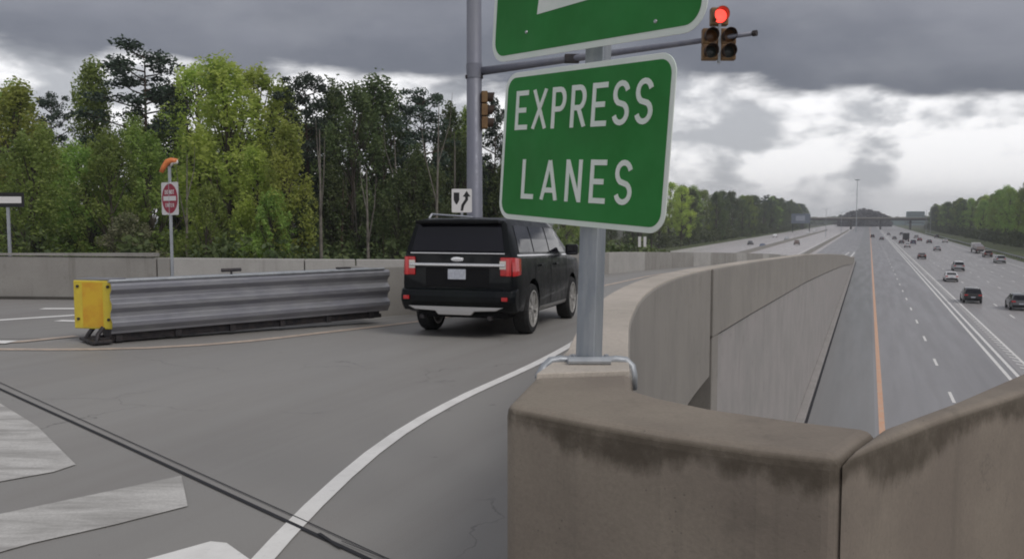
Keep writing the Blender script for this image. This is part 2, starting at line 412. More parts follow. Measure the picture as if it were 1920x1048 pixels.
for k in range(170):
    L0 = 10 + k * 1.55
    hb.add([HW(L0, 9.22, HZ + .013), HW(L0 - .7, 9.62, HZ + .013), HW(L0 - .25, 9.62, HZ + .013), HW(L0 + .45, 9.22, HZ + .013)], [(0, 1, 2, 3)])
tag(hb.build('buffer_hatching', M['white_paint'], gen), kind='stuff')
for lat in (-17.5, -33.5, -50.5): hline(lat, 90, 1300, .3, M['white_paint'], 'solid_edge_line', opp)
for lat in (-21.5, -25.2, -37.5, -41.5, -45.5):
    m_ = MB()
    for k in range(60): m_.add([HW(100 + k * 12.2, lat - .1, HZ + .009), HW(100 + k * 12.2, lat + .1, HZ + .009), HW(103.5 + k * 12.2, lat + .1, HZ + .009), HW(103.5 + k * 12.2, lat - .1, HZ + .009)], [(0, 1, 2, 3)])
    tag(m_.build('lane_dashes', M['white_paint'], opp), kind='stuff')
for a, b in ((-4.4, -3.6), (-6.4, -5.0)):
    MB().add([HW(206, a - .2, HZ + .03), HW(206, a + .2, HZ + .03), HW(262, b + .2, HZ + .03), HW(262, b - .2, HZ + .03)], [(0, 1, 2, 3)]).build('gore_line', M['white_paint'], gore)

# ---- plan of the walls
near_pairs_px = [((1920, 733), (1920, 697)), ((1760, 784), (1800, 748)), ((1575, 855), (1648, 803)), ((1420, 838), (1500, 786)), ((1240, 812), (1330, 762)), ((1080, 784), (1235, 742)),
                 ((947, 758), (1189, 728)), ((1000, 706), (1186, 700)), ((1046, 674), (1182, 672))]
def Z1(px, py): return P(px, py, 1.07)
pairs = [(Z1(*a), Z1(*b)) for a, b in near_pairs_px]
Cin, Cout = pairs[0]
E_in = Cin + Vector((.95, .85, 0)); E_out = Cout + Vector((.85, .78, 0))
acr = Vector((CA, -SA, 0))
over = [(E_in + acr * 48, E_out + acr * 48), (E_in, E_out)]
# curved ramp parapet: outer edge in (L, lat)
outer_LL = [(5.4, -1.42), (6.6, -1.72), (8.6, -2.12), (10.6, -2.42), (13, -2.66), (15, -2.8), (17.2, -2.88)]
curve = bez([(p[1].x, p[1].y) for p in pairs[-2:]] + [tuple(HW(L, la).xy) for L, la in outer_LL], 4)[4:]
cur_pairs = []
for i, p in enumerate(curve):
    t = (curve[min(i + 1, len(curve) - 1)] - curve[max(0, i - 1)]).normalized(); n = Vector((-t.y, t.x)) * .38
    cur_pairs.append((Vector((*(p + n), 0)), Vector((*p, 0))))
near_all = over + pairs + cur_pairs[1:]
# far / left wall path (inner face towards the camera)
lw = [(-75, 19.0), (-45, 20.2), (-28, 20.9), (-12.8, 21.35), (-8, 21.5), (-4.2, 21.75), (-1.6, 22.9), (.25, 26.2), (1.5, 31), (2.5, 36.9)] + [tuple(HW(L, -12).xy) for L in (42, 52, 68, 90, 114, 150, 180, 204)]
lwc = bez(lw, 8)
# deck outline
ol = [tuple((Cin + (E_in - Cin) * 0).xy)]
right_side = [tuple(((a + b) / 2).xy) for a, b in near_all]
deck_out = right_side + [tuple(HW(L, -3.05).xy) for L in (17.3, 206)] + [tuple((p.x + 0, p.y + .15)) for p in reversed(lwc)] + [(-75, -28), tuple((HW(-9, 44)).xy)]
def poly_sheet(name, outline, m, zf, bis=True, parent=None):
    bm = bmesh.new(); vs = [bm.verts.new((x, y, 0)) for x, y in outline]
    from mathutils.geometry import tessellate_polygon
    for t in tessellate_polygon([[Vector((x, y, 0)) for x, y in outline]]):
        a, b, c = (outline[i] for i in t)
        if abs((b[0] - a[0]) * (c[1] - a[1]) - (c[0] - a[0]) * (b[1] - a[1])) > 1e-9: bm.faces.new([vs[i] for i in t])
    if bis:
        for L, _ in ZT[1:-1]:
            bmesh.ops.bisect_plane(bm, geom=bm.verts[:] + bm.edges[:] + bm.faces[:], plane_co=HW(L, 0), plane_no=(SA, CA, 0))
    for v in bm.verts: v.co.z = zf(v.co.x, v.co.y)
    bmesh.ops.recalc_face_normals(bm, faces=bm.faces)
    if sum(f.normal.z for f in bm.faces) < 0: bmesh.ops.reverse_faces(bm, faces=bm.faces)
    me = bpy.data.meshes.new(name); bm.to_mesh(me); bm.free(); o = bpy.data.objects.new(name, me); C.objects.link(o); me.materials.append(m)
    if parent: o.parent = parent
    return o
deck = poly_sheet('bridge_deck_road', deck_out, M['deck'], zd); tag(deck, kind='structure')
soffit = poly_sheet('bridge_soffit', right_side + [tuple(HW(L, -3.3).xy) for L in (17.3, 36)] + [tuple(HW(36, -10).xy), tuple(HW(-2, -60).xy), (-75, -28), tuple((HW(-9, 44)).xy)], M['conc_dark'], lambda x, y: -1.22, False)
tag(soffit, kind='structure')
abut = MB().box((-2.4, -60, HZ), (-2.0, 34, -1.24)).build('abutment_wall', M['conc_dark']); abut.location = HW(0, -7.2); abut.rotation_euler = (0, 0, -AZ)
tag(abut, 'abutment wall coloured dark for the shade under the bridge beside the ramp wall', 'wall')

# paler concrete pavement beyond the median
sl = [P(x, y) for x, y in ((-900, 640), (0, 628), (140, 632), (240, 640))]
slab_out = [tuple(P(-400, 638).xy), tuple(P(0, 634).xy), tuple(P(150, 630).xy)] + [(-5.9, 13.9), (-2.6, 16.9), (-.6, 20), (0.2, 25.6), (-.2, 26.0)] + [tuple((p.x, p.y - .02)) for p in reversed([q for q in lwc if -40 < q.x < .1])]
slab = poly_sheet('far_pavement', slab_out, M['slab'], lambda x, y: zd(x, y) + .005); tag(slab, kind='structure')

# ---- markings on the deck
edge = [P(x, y) for x, y in ((470, 1075), (507, 1025), (640, 895), (740, 812), (880, 738), (1000, 680), (1078, 634), (1105, 605), (1122, 585))]
ribbon(edge + [HW(12, -4.1), HW(17, -4.6), HW(30, -4.7), HW(60, -4.7), HW(120, -4.7), HW(200, -4.7)], .128, .008, zd, 'white_edge_line', M['white_paint'], deck, step=.5)
ribbon([P(-300, 652), P(0, 655), P(250, 654), P(400, 645), P(600, 617), P(790, 590)] + [HW(19, -8.0), HW(25, -8.4), HW(40, -9.6), HW(70, -10.2), HW(200, -10.4)], .19, .008, zd, 'faint_yellow_line', M['faint_paint'], deck, step=.6)
ribbon([P(-60, 645), P(40, 639), P(143, 627)], .20, .012, zd, 'faint_yellow_line', M['faint_paint'], deck)
ribbon([P(-60, 600), P(0, 597), P(70, 590), P(145, 584)], .24, .012, zd, 'white_lane_line', M['white_paint'], slab)
ribbon([P(78, 571), P(150, 570)], .34, .012, zd, 'white_lane_bar', M['white_paint'], slab)
ribbon([P(108, 596), P(165, 597)], .24, .012, zd, 'white_lane_bar', M['white_paint'], slab)
ribbon([P(-40, 641), P(22, 641)], .34, .016, zd, 'white_lane_bar', M['white_paint'], deck)
def qmark(name, px, m, dz=.008): return MB().add([P(x, y) + Vector((0, 0, dz)) for x, y in px], [tuple(range(len(px)))]).build(name, m, deck)
qmark('crosswalk_bar', [(-90, 752), (0, 757), (70, 800), (142, 872), (100, 886), (0, 904), (-90, 925)], M['worn_paint'])
qmark('crosswalk_bar', [(-90, 985), (0, 965), (215, 920), (340, 893), (352, 950), (215, 985), (60, 1020), (-90, 1062)], M['worn_paint'])
qmark('crosswalk_bar', [(270, 1052), (395, 1017), (425, 1020), (470, 1052), (420, 1120), (160, 1120)], M['white_paint'], .010)
# expansion joint across the deck, two parallel black seals
for off, wd in ((0, .030), (-12, .010)):
    ribbon([P(-200, 637 + off), P(0, 730 + off), P(215, 828 + off), P(610, 1012 + off * 1.4), P(900, 1147 + off * 1.5)], wd, .009, zd, 'expansion_joint', M['joint'], deck, step=.3)
ribbon([P(598, 1003), P(612, 1010), P(622, 1022), P(640, 1030)], .022, .015, zd, 'tar_crack', M['joint'], deck, step=.05)
ribbon([P(640, 1018), P(720, 1050)], .008, .015, zd, 'tar_crack', M['joint'], deck, step=.1)

# ================================================================== WALLS
par = empty('bridge_parapet', Z1(1250, 800) * 1.0); par.location.z = 0
tag(par, 'stained concrete parapet in the foreground corner, curving away beside the ramp', 'parapet wall')
zt = lambda x, y: zd(x, y) + 1.07
def sub_off(o, root): o.location = -root.location; return o
k0 = len(over) + 2
fd = lambda x, y: -1.3
# children positioned in world coordinates through the parent's inverse
def strip_part(name, prs, z0, z1, m, root, bevel=.03, seg=3):
    o = MB().strip(prs, z0, z1).build(name, m, root, bevel, seg); o.matrix_parent_inverse = Matrix.Translation(-Vector(root.location)); return o
i_c = 4
strip_part('overpass_parapet', near_all[:5], fd, zt, M['conc_near'], par, .055, 4)
strip_part('corner_parapet', near_all[4:10], fd, zt, M['conc_near'], par, .055, 4)
strip_part('curved_parapet', near_all[9:], fd, zt, M['conc_cope'], par, .03)
strip_part('coping_top', [(a.lerp(b, .03), a.lerp(b, .97)) for a, b in near_all[9:]] + [(HW(L, -3.22), HW(L, -2.88)) for L in (18, 24, 32, 45, 68, 90, 114, 130, 160, 190, 206)], lambda x, y: zd(x, y) + 1.045, lambda x, y: zd(x, y) + 1.086, M['conc_pale'], par, .006, 2)
mo = MB()
for (x, y, r) in ((1190, 830, .018), (1207, 860, .02)): pass
# retaining wall
rw = empty('ramp_retaining_wall', HW(17.3, -2.9, HZ)); tag(rw, 'long grey concrete retaining wall with coping band beside the highway, falling with the ramp', 'retaining wall')
Ls = [17.3, 24, 32, 45, 68, 90, 114, 130, 160, 190, 206]
zc = lambda x, y: zd(x, y) - .30
def part(o, root): o.matrix_parent_inverse = Matrix.Translation(-Vector(root.location)); return o
strip_part('coping_band', [(HW(L, -3.22), HW(L, -2.84)) for L in Ls], zc, zt, M['conc_cope'], rw, .02, 2)
strip_part('wall_face', [(HW(L, -3.2), HW(L, -2.92)) for L in [18.1] + Ls[1:]], lambda x, y: HZ - .1, lambda x, y: zd(x, y) - .36, M['conc_wall'], rw, 0)
strip_part('pilaster', [(HW(L, -3.6), HW(L, -2.86)) for L in (17.35, 18.1)], lambda x, y: HZ - .1, lambda x, y: zd(x, y) - .303, M['conc_cope'], rw, .02, 2)
strip_part('end_wall', [(HW(35, -9), HW(35.3, -9)), (HW(35, -3.25), HW(35.3, -3.25))], lambda x, y: HZ, lambda x, y: -1.24, M['conc_dark'], rw, 0)  # colour darkened for the shade in the opening under the deck
strip_part('shadow_joint', [(HW(L, -3.18), HW(L, -2.97)) for L in Ls], lambda x, y: zd(x, y) - .36, lambda x, y: zd(x, y) - .30, M['joint'], rw, 0)  # dark strip in the coping gap, painting in the shadow below the band
strip_part('footing_kerb', [(HW(L, -2.92), HW(L, -2.55)) for L in (18.1, 206)], lambda x, y: HZ, lambda x, y: HZ + .22, M['conc_wall'], rw, .03, 2)
strip_part('drain_channel', [(HW(L, -2.55), HW(L, -2.42)) for L in (18.1, 206)], lambda x, y: HZ, lambda x, y: HZ + .012, M['joint'], rw, 0)

# left wall, one part per cast panel
bw = empty('roadside_barrier', (lw[3][0], lw[3][1], 0)); tag(bw, 'long pale concrete barrier wall in cast panels beyond the road in front of the woods', 'barrier wall')
# arc-length table
acc = [0]
for a, b in zip(lwc, lwc[1:]): acc.append(acc[-1] + (b - a).length)
def at_s(s):
    for i in range(len(acc) - 1):
        if s <= acc[i + 1]: return lwc[i].lerp(lwc[i + 1], (s - acc[i]) / (acc[i + 1] - acc[i]))
    return lwc[-1]
def s_of_px(px):
    best = None
    for i in range(0, 6000):
        s = acc[-1] * i / 6000; q = at_s(s)
        if q.y < 5: continue
        v = 960 + F * q.x / q.y
        if best is None or abs(v - px) < best[0]: best = (abs(v - px), s)
        if q.x > -1: break
    return best[1]
js = [0, 12, 24, 36] + [s_of_px(x) for x in (-160, 292, 319, 570, 668, 760)]
while js[-1] + 7.5 < acc[-1] - 3: js.append(js[-1] + 7.5)
js.append(acc[-1])
def wall_panel(s0, s1, m, name='panel', z1=zt, t=.3, root=bw):
    n = max(2, int((s1 - s0) / 1.2)); prs = []
    for i in range(n + 1):
        q = at_s(s0 + (s1 - s0) * i / n); q2 = at_s(min(acc[-1], s0 + (s1 - s0) * i / n + .05)); t_ = (q2 - q)
        if t_.length < 1e-6: t_ = q - at_s(acc[-1] - .1)
        t_.normalize(); nn = Vector((-t_.y, t_.x)) * t
        prs.append((Vector((*q, 0)), Vector((*(q + nn), 0))))
    return strip_part(name, prs, lambda x, y: zd(x, y) - 1.0, z1, m, root, .02, 2)
for i, (a, b) in enumerate(zip(js, js[1:])):
    nm_m = M['conc_old'] if i < 6 else M['conc_light'] if i < 9 else M['conc_old'] if i % 3 else M['conc_light']
    wall_panel(a + .015, b - .015, nm_m)
tag(bw.children[5], 'narrow darker filler panel at the joint')
# thin cap moulding on the older part
wall_panel(js[3], js[5] - .02, M['conc_old'], 'cap_moulding', lambda x, y: zd(x, y) + 1.10, .3).location = (0, -.03, 0)
for o in [c for c in bw.children if c.name.startswith('cap_moulding')]:
    me = o.data
    for v in me.vertices:
        if v.co.z < .5: v.co.z = 1.0
# kerb foot of the barrier
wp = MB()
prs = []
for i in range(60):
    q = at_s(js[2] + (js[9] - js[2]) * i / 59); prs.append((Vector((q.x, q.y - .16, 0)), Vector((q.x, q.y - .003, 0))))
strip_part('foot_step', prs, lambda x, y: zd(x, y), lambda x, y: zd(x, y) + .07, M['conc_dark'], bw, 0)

# median barrier behind the attenuator
mbar = empty('median_barrier', (-2.2, 16.9, 0)); tag(mbar, 'pitted concrete median block behind the crash cushion and black car', 'concrete barrier')
d1 = P(683, 560); a0 = Vector((-2.98, 17.25, 0)); a1 = Vector((-1.5, 18.6, 0)); a2 = Vector((.9, 21.6, 0)); a3 = Vector((*HW(34, -8.9).xy, 0)); a4 = Vector((*HW(60, -9.0).xy, 0))
nv = Vector((-.5, .35, 0))
strip_part('end_block', [(a0, a0 + nv), (a1, a1 + nv)], lambda x, y: zd(x, y) - .1, lambda x, y: zd(x, y) + 1.04, M['conc_old'], mbar, .03)
strip_part('barrier_run', [(a1 + Vector((.02, .03, 0)), a1 + nv * .7), (a2, a2 + nv * .6)], lambda x, y: zd(x, y) - .1, lambda x, y: zd(x, y) + .85, M['conc_light'], mbar, .03)

# ================================================================== CRASH CUSHION
n0 = P(182, 640); n1 = Vector((-2.62, 16.3, 0))
ax = (n1 - n0); Lc = ax.length; ax.normalize(); px_ = Vector((-ax.y, ax.x, 0))   # px_: to the far side
cc = empty('crash_cushion', n0); cc.rotation_euler = (0, 0, math.atan2(ax.y, ax.x))
tag(cc, 'crash cushion of corrugated steel rails with a yellow nose panel on the median', 'crash cushion')
HWD = .34
# the nose faces the viewer: local x is along the rail, y to the far side
nose = empty('nose_panel'); nose.parent = cc
rotn = math.atan2(-ax.x, ax.y)  # make nose square to the camera direction roughly
def local_nose(o): o.parent = nose; return o
mb = MB().box((-.355, -.03, .19), (.355, .0, .93)); bo = mb.build('panel_face', M['yellow_rim'], nose, .02)
MB().box((-.19, -.034, .22), (.17, -.0305, .90)).build('reflective_field', M['yellow'], nose, .0)
for x, z in ((-.27, .84), (.27, .84), (-.27, .34), (.27, .34)):
    MB().lathe([(.0, -.05), (.022, -.05), (.022, -.03)], lambda a, b, h, x=x, z=z: Vector((x + a, h, z + b)), 10).build('bolt', M['dark_steel'], nose)
MB().box((-.33, 0, .935), (.33, .30, .955)).build('top_plate', M['rail'], nose, .004)
nose.rotation_euler = (0, 0, -cc.rotation_euler.z + R(-14)); nose.location = (.0, 0.05, 0)
def corr(side, x0, x1, y0, y1, name, dy=0):
    prof = []
    zs = [.13, .17, .24, .31, .38, .45, .52, .59, .66, .73, .80, .87, .91]
    hs = [0, .012, .075, .075, .0, .0, .075, .075, .0, .0, .075, .07, .03]
    vs = []; fs = []
    for x, y in ((x0, y0), (x1, y1)):
        for z, h in zip(zs, hs): vs.append((x, side * (y + h + dy), z))
        for z, h in zip(zs, hs): vs.append((x, side * (y + h + dy - .02), z))
    n = len(zs)
    for i in range(n - 1):
        fs.append((i, i + 1, 2 * n + i + 1, 2 * n + i)); fs.append((n + i, 3 * n + i, 3 * n + i + 1, n + i + 1))
        fs.append((i, n + i, n + i + 1, i + 1)); fs.append((2 * n + i, 2 * n + i + 1, 3 * n + i + 1, 3 * n + i))
    fs.append((n - 1, 2 * n - 1, 4 * n - 1, 3 * n - 1)); fs.append((0, 2 * n, 3 * n, n))
    o = MB().add(vs, fs).build(name, M['rail'], cc, .008, 2); return o
for side in (-1, 1):
    for i, (a, b) in enumerate(((.12, 1.5), (1.42, 2.85), (2.77, 4.2), (4.12, Lc + .1))):
        corr(side, a, b, .27 - .0 + i * .004, .27 + i * .004, 'rail_panel', dy=.008 * (3 - i))
MB().box((.12, -.30, .905), (Lc, .30, .925)).build('top_cover', M['galv'], cc, .004)
MB().box((.10, -.345, .912), (Lc, -.285, .952)).build('top_rail', M['galv'], cc, .012)
for k in range(6):
    x = .25 + k * (Lc - .5) / 5
    MB().box((x - .05, -.255, .0), (x + .05, .255, .90)).build('frame_post', M['dark_steel'], cc, .008)
MB().box((.14, -.21, .03), (Lc - .05, .21, .88)).build('inner_cartridge', M['dark_steel'], cc, .01)
MB().box((-.1, -.2, .0), (Lc, -.12, .07)).box((-.1, .12, .0), (Lc, .2, .07)).build('ground_track', M['dark_steel'], cc, .005)
MB().tube([(.02, -.26, .24), (-.06, -.27, .14), (-.1, -.30, .02)], .035, 8).build('anchor_leg', M['dark_steel'], cc)
MB().tube([(.02, .12, .24), (-.07, .13, .12), (-.12, .16, .02)], .035, 8).build('anchor_leg', M['dark_steel'], cc)
MB().box((-.16, -.36, 0), (.12, .34, .05)).build('base_plate', M['dark_steel'], cc, .01)
MB().tube([(2.2, .1, .925), (2.2, .1, 1.0)], .02, 8).tube([(2.03, .1, 1.0), (2.37, .1, 1.0)], .03, 8).build('lifting_eye', M['dark_steel'], cc)
MB().box((4.3, .1, .925), (4.55, .25, .96)).build('latch_plate', M['dark_steel'], cc, .01)

# ================================================================== GREEN SIGNS
Dl, Dr = 5.22, 4.08
TL, BL, TR, BR = D(946, 140, Dl), D(938, 409, Dl), D(1268, 96, Dr), D(1248, 441, Dr)
su = ((BR - BL) + (TR - TL)).normalized(); sv = ((TL - BL) + (TR - BR)); sv = (sv - su * sv.dot(su)).normalized(); sn = su.cross(sv)
so = (TL + BL + TR + BR) / 4
W_ = ((BR - BL).length + (TR - TL).length) / 2; H_ = ((TL - BL).length + (TR - BR).length) / 2
SM = Matrix.Translation(so) @ Matrix((( su.x, sv.x, sn.x, 0), (su.y, sv.y, sn.y, 0), (su.z, sv.z, sn.z, 0), (0, 0, 0, 1)))
def onplane(px, py):
    r = ray(px, py); c = Vector((0, 0, CAMZ)); t = (so - c).dot(sn) / r.dot(sn); q = c + r * t - so
    return q.dot(su), q.dot(sv)
def rrect(x0, y0, x1, y1, r, n=7):
    pts = []
    for cx, cy, a in ((x1 - r, y1 - r, 0), (x0 + r, y1 - r, 90), (x0 + r, y0 + r, 180), (x1 - r, y0 + r, 270)):
        for k in range(n + 1):
            q = R(a + 90 * k / n); pts.append((cx + r * math.cos(q), cy + r * math.sin(q)))
    return pts
STROKES = {
 'E': (.56, [[(.07, 0), (.07, 1)], [(.07, .935), (.56, .935)], [(.07, .5), (.48, .5)], [(.07, .065), (.56, .065)]]),
 'L': (.52, [[(.07, 0), (.07, 1)], [(.07, .065), (.52, .065)]]),
 'X': (.64, [[(.06, 0), (.58, 1)], [(.58, 0), (.06, 1)]]),
 'A': (.68, [[(.06, 0), (.34, .97)], [(.62, 0), (.34, .97)], [(.16, .25), (.52, .25)]]),
 'N': (.60, [[(.065, 0), (.065, 1)], [(.535, 0), (.535, 1)], [(.075, .96), (.525, .04)]]),
 'P': (.58, [[(.07, 0), (.07, 1)], 'bowl']),
 'R': (.60, [[(.07, 0), (.07, 1)], 'bowl', [(.30, .46), (.54, 0)]]),
 'S': (.57, ['S']),
 'D': (.6, [[(.07, 0), (.07, 1)], 'dbowl']), 'O': (.6, ['O']), 'T': (.54, [[(.27, 0), (.27, .95)], [(0, .93), (.54, .93)]]),
}
def arc(cx, cy, rx, ry, a0, a1, n=10): return [(cx + rx * math.cos(R(a0 + (a1 - a0) * k / n)), cy + ry * math.sin(R(a0 + (a1 - a0) * k / n))) for k in range(n + 1)]
def stroke_pts(s):
    if s == 'bowl': return [(.07, .935), (.33, .935)] + arc(.33, .70, .185, .235, 90, -90, 10)[1:] + [(.07, .465)]
    if s == 'dbowl': return [(.07, .935), (.25, .935)] + arc(.25, .68, .28, .255, 90, 0, 6)[1:] + arc(.25, .32, .28, .255, 0, -90, 6) + [(.07, .065)]
    if s == 'O': return arc(.30, .68, .235, .255, 0, 180, 12) + arc(.30, .32, .235, .255, 180, 360, 12) + [(.535, .68)]
    if s == 'S': return arc(.285, .71, .215, .225, 15, 240, 12) + arc(.285, .275, .22, .21, 62, -165, 12)
    return s
def word_mesh(word, wtot, h, sw=.135, th=.003, origin=(0, 0), z=.0):
    mb = MB(); ws = [STROKES[c][0] for c in word]; gap = (wtot / h - sum(ws)) / max(1, len(word) - 1)
    sc = 1.0
    if gap < .16: # stretch the letters instead
        sc = (wtot / h) / (sum(ws) + .2 * (len(word) - 1)); gap = .2 * sc
    if gap > .42: sc = (wtot / h - .42 * (len(word) - 1)) / sum(ws); gap = .42
    x = 0; lay = 0
    for c in word:
        cw, sts = STROKES[c]
        for s in sts:
            pts = [Vector((x + p[0] * sc, p[1])) for p in stroke_pts(s)]; n = len(pts); lft = []; rgt = []
            for i, p in enumerate(pts):
                t = (pts[min(i + 1, n - 1)] - pts[max(0, i - 1)]).normalized(); nn = Vector((-t.y, t.x)) * sw / 2
                lft.append(p + nn); rgt.append(p - nn)
            lay = (lay + 1) % 6; a = z; b = z + th + lay * .00025
            vs = []
            for l, r in zip(lft, rgt):
                for q in (l, r):
                    qy = min(1.0, max(0., q.y))
                    for zz in (a, b): vs.append((origin[0] + q.x * h, origin[1] + qy * h, zz))
            fs = []
            for i in range(n - 1):
                k = i * 4; fs += [(k + 1, k + 3, k + 7, k + 5), (k, k + 1, k + 5, k + 4), (k + 2, k + 6, k + 7, k + 3), (k, k + 4, k + 6, k + 2)]
            fs += [(0, 2, 3, 1), (4 * n - 4, 4 * n - 3, 4 * n - 1, 4 * n - 2)]
            mb.add(vs, fs)
        x += cw * sc + gap
    return mb
def plate(root, x0, y0, x1, y1, r, border, mface, mrim, th=.006):
    MB().prism(rrect(x0, y0, x1, y1, r), -th, 0).build('border', mrim, root, .0015, 1)
    MB().prism(rrect(x0 + border, y0 + border, x1 - border, y1 - border, max(.005, r - border)), .0005, .0022).build('face', mface, root)
sg = empty('express_lanes_sign'); sg.matrix_world = SM
tag(sg, 'green and white EXPRESS LANES sign with rounded corners on the near post', 'road sign')
plate(sg, -W_ / 2, -H_ / 2, W_ / 2, H_ / 2, .105, .030, M['green'], M['sign_white'])
def word_at(word, c4, root, m, sw=.135):
    (xa, ya), (xb, yb), (xc, yc), (xd, yd) = [onplane(*p) for p in c4]   # tl, bl, tr, br
    x0 = (xa + xb) / 2; x1 = (xc + xd) / 2; y0 = (yb + yd) / 2; y1 = (ya + yc) / 2
    return word_mesh(word, x1 - x0, y1 - y0, sw, .003, (x0, y0), .0025).build('lettering', m, root)
word_at('EXPRESS', [(967, 172), (969, 248), (1226, 145), (1226, 229)], sg, M['sign_white'], .125)
word_at('LANES', [(978, 305), (980, 378), (1187, 293), (1187, 380)], sg, M['sign_white'], .125)
MB().box((-W_ / 2 + .05, .18, -.035), (W_ / 2 - .05, .22, -.0065)).box((-W_ / 2 + .05, -.22, -.035), (W_ / 2 - .05, -.18, -.0065)).build('back_brace', M['sign_back'], sg)
# upper sign in the same plane
xl, yb_ = onplane(922, 100); xr, yb2 = onplane(1318, 76)
up = empty('upper_green_sign'); up.matrix_world = SM
tag(up, 'large green sign with white arrow, cut off by the top of the frame', 'road sign')
x0, x1 = xl, onplane(1322, 60)[0]; y0 = (yb_ + yb2) / 2 - .01; y1 = y0 + 1.2
plate(up, x0, y0, x1, y1, .13, .035, M['green'], M['sign_white'])
ap = [onplane(*p) for p in ((1008, 28), (1018, -60), (1200, -110), (1150, -10), (1115, -4))]
a0_ = ap[0]
MB().prism([ap[0], onplane(1112, -2), onplane(1230, -45), onplane(1190, -95), onplane(1100, -45), onplane(1060, -60), onplane(1030, -55), onplane(1017, -45)], .0025, .005).build('arrow', M['sign_white'], up)
for p in ((988, 61), (1230, 41), (985, -60), (1235, -90)):
    a, b = onplane(*p)
    MB().lathe([(0, .010), (.008, .009), (.011, .0025)], lambda x, y, h, a=a, b=b: Vector((a + x, b + y, h)), 10).build('bolt', M['sign_back'], up)
# post with saddle bracket
base = P(1104, 676, 1.09); top = D(1114, 420, 4.83) 
post = empty('sign_post', base); tag(post, 'square grey steel post clamped over the parapet carrying both green signs', 'sign post')
tp = D(1112, 420, 4.74) - base; tdir = tp.normalized()
def pp(o): o.parent = post; return o
hw_ = .056
q = tdir.to_track_quat('Z', 'Y').to_matrix().to_4x4()
rotm = q @ Matrix.Rotation(R(-12), 4, 'Z')
MB().box((-hw_, -hw_, .0), (hw_, hw_, 2.7), rotm).build('upright', M['post'], post, .008, 3)
for zc_ in (1.0, 1.5, 2.1): MB().box((-.07, -.07, zc_), (.07, .07, zc_ + .05), rotm).build('clamp', M['galv'], post, .006)
MB().box((-.115, -.085, -.012), (.115, .085, .018), Matrix.Rotation(R(-8), 4, 'Z')).build('base_plate', M['galv'], post, .006)
MB().tube([(-.12, -.10, .016), (.11, -.10, .016)], .022, 10).build('front_bar', M['galv'], post)
L_ = [P(1092, 672, 1.11), P(1050, 673, 1.12), P(1032, 680, 1.11), P(1018, 694, 1.075), P(1012, 706, 1.04)]
L_ = [D(1092, 678, base.y), D(1050, 674, base.y), D(1032, 677, base.y - .02), D(1020, 688, base.y - .06), D(1010, 708, base.y - .12)]
R_ = [D(1112, 680, base.y), D(1155, 674, base.y), D(1173, 676, base.y), D(1184, 687, base.y - .02), D(1187, 703, base.y - .03), D(1187, 730, base.y - .03)]
for nm, pts, m_ in (('saddle_leg', L_, M['galv']), ('saddle_leg', R_, M['galv'])):
    MB().tube([p - base for p in pts], .024, 10).build(nm, m_, post, smooth=True)
for sx in (-.09, .09):
    MB().lathe([(0, .045), (.012, .045), (.012, .02)], lambda a, b, h, sx=sx: Vector((a + sx, b - .06, h)), 8).build('anchor_bolt', M['galv'], post)

# ================================================================== MAST ARM + SIGNALS
PY = 24.6
pb = D(890, 410, PY); mast = empty('signal_mast', (pb.x, pb.y, -.6)); tag(mast, 'tall grey signal mast pole with long tapered arm behind the black car', 'traffic signal pole')
MB().lathe([(.235, 0), (.205, 9.8), (0, 9.8)], lambda a, b, h: Vector((a, b, h)), 20).build('pole', M['pole'], mast, smooth=True)
arm0 = D(904, 134, PY); EY = 19.36; arm1 = D(1415, 63, EY)
rel = lambda v: v - Vector(mast.location)
am = [rel(arm0.lerp(arm1, t)) + Vector((0, 0, .10 * math.sin(math.pi * t * .5) * 0)) for t in (0, .25, .5, .75, 1)]
MB().tube(am, [.12, .10, .085, .07, .05], 12).build('arm', M['pole'], mast, smooth=True)
MB().tube([rel(arm1) - (rel(arm1) - am[0]).normalized() * .04, rel(arm1) + (rel(arm1) - am[0]).normalized() * .05], .068, 12).build('arm_cap', M['dark_steel'], mast)
MB().lathe([(.225, -.20), (.225, .20)], lambda a, b, h: Vector((a, b, h)) + rel(Vector((pb.x, pb.y, arm0.z))), 20).build('arm_collar', M['pole'], mast)
MB().box((-.25, -.12, -.7), (.25, .12, -.62), Matrix.Translation(rel(Vector((pb.x, pb.y, arm0.z + .5))))).build('collar_bolts', M['dark_steel'], mast, .01)
MB().box((-.19, -.14, -.10), (.19, .14, .10), Matrix.Translation(rel(arm0.lerp(arm1, .385)))).build('arm_bracket', M['dark_steel'], mast, .01)
def lens_section(root, mx, m_lens, s=1., lit=False, nm='signal_section'):
    hsg = MB().box((-.19 * s, -.0, -.19 * s), (.19 * s, .2 * s, .19 * s), mx).build(nm, M['sig'], root, .03 * s, 3)
    ln = MB().lathe([(0, -.035 * s), (.07 * s, -.028 * s), (.145 * s, -.002 * s)], lambda a, b, h: mx @ Vector((a, h, b)), 20).build('lens', m_lens, hsg, smooth=True)
    vb = MB(); n = 18; vs = []; fs = []
    for k in range(n + 1):
        q = R(-50 + 280 * k / n)
        for r_, y_ in ((.165, 0), (.165, -.20 - .04 * math.sin(q)), (.155, -.20 - .04 * math.sin(q)), (.155, 0)):
            vs.append(mx @ Vector((math.cos(q) * r_ * s, y_ * s, math.sin(q) * r_ * s)))
    for k in range(n):
        for j in range(4): fs.append((k * 4 + j, k * 4 + (j + 1) % 4, k * 4 + 4 + (j + 1) % 4, k * 4 + 4 + j))
    MB().add(vs, fs).build('visor', M['sig_dark'] if not lit else M['sig'], hsg)
    return hsg
sy = 19.75
sc_ = D(1349.5, 68, sy); dog = empty('five_lens_signal', sc_); tag(dog, 'five lens traffic signal with lit red light hanging from the mast arm', 'traffic light')
T = Matrix.Translation
gs = 33 * sy / F / .38
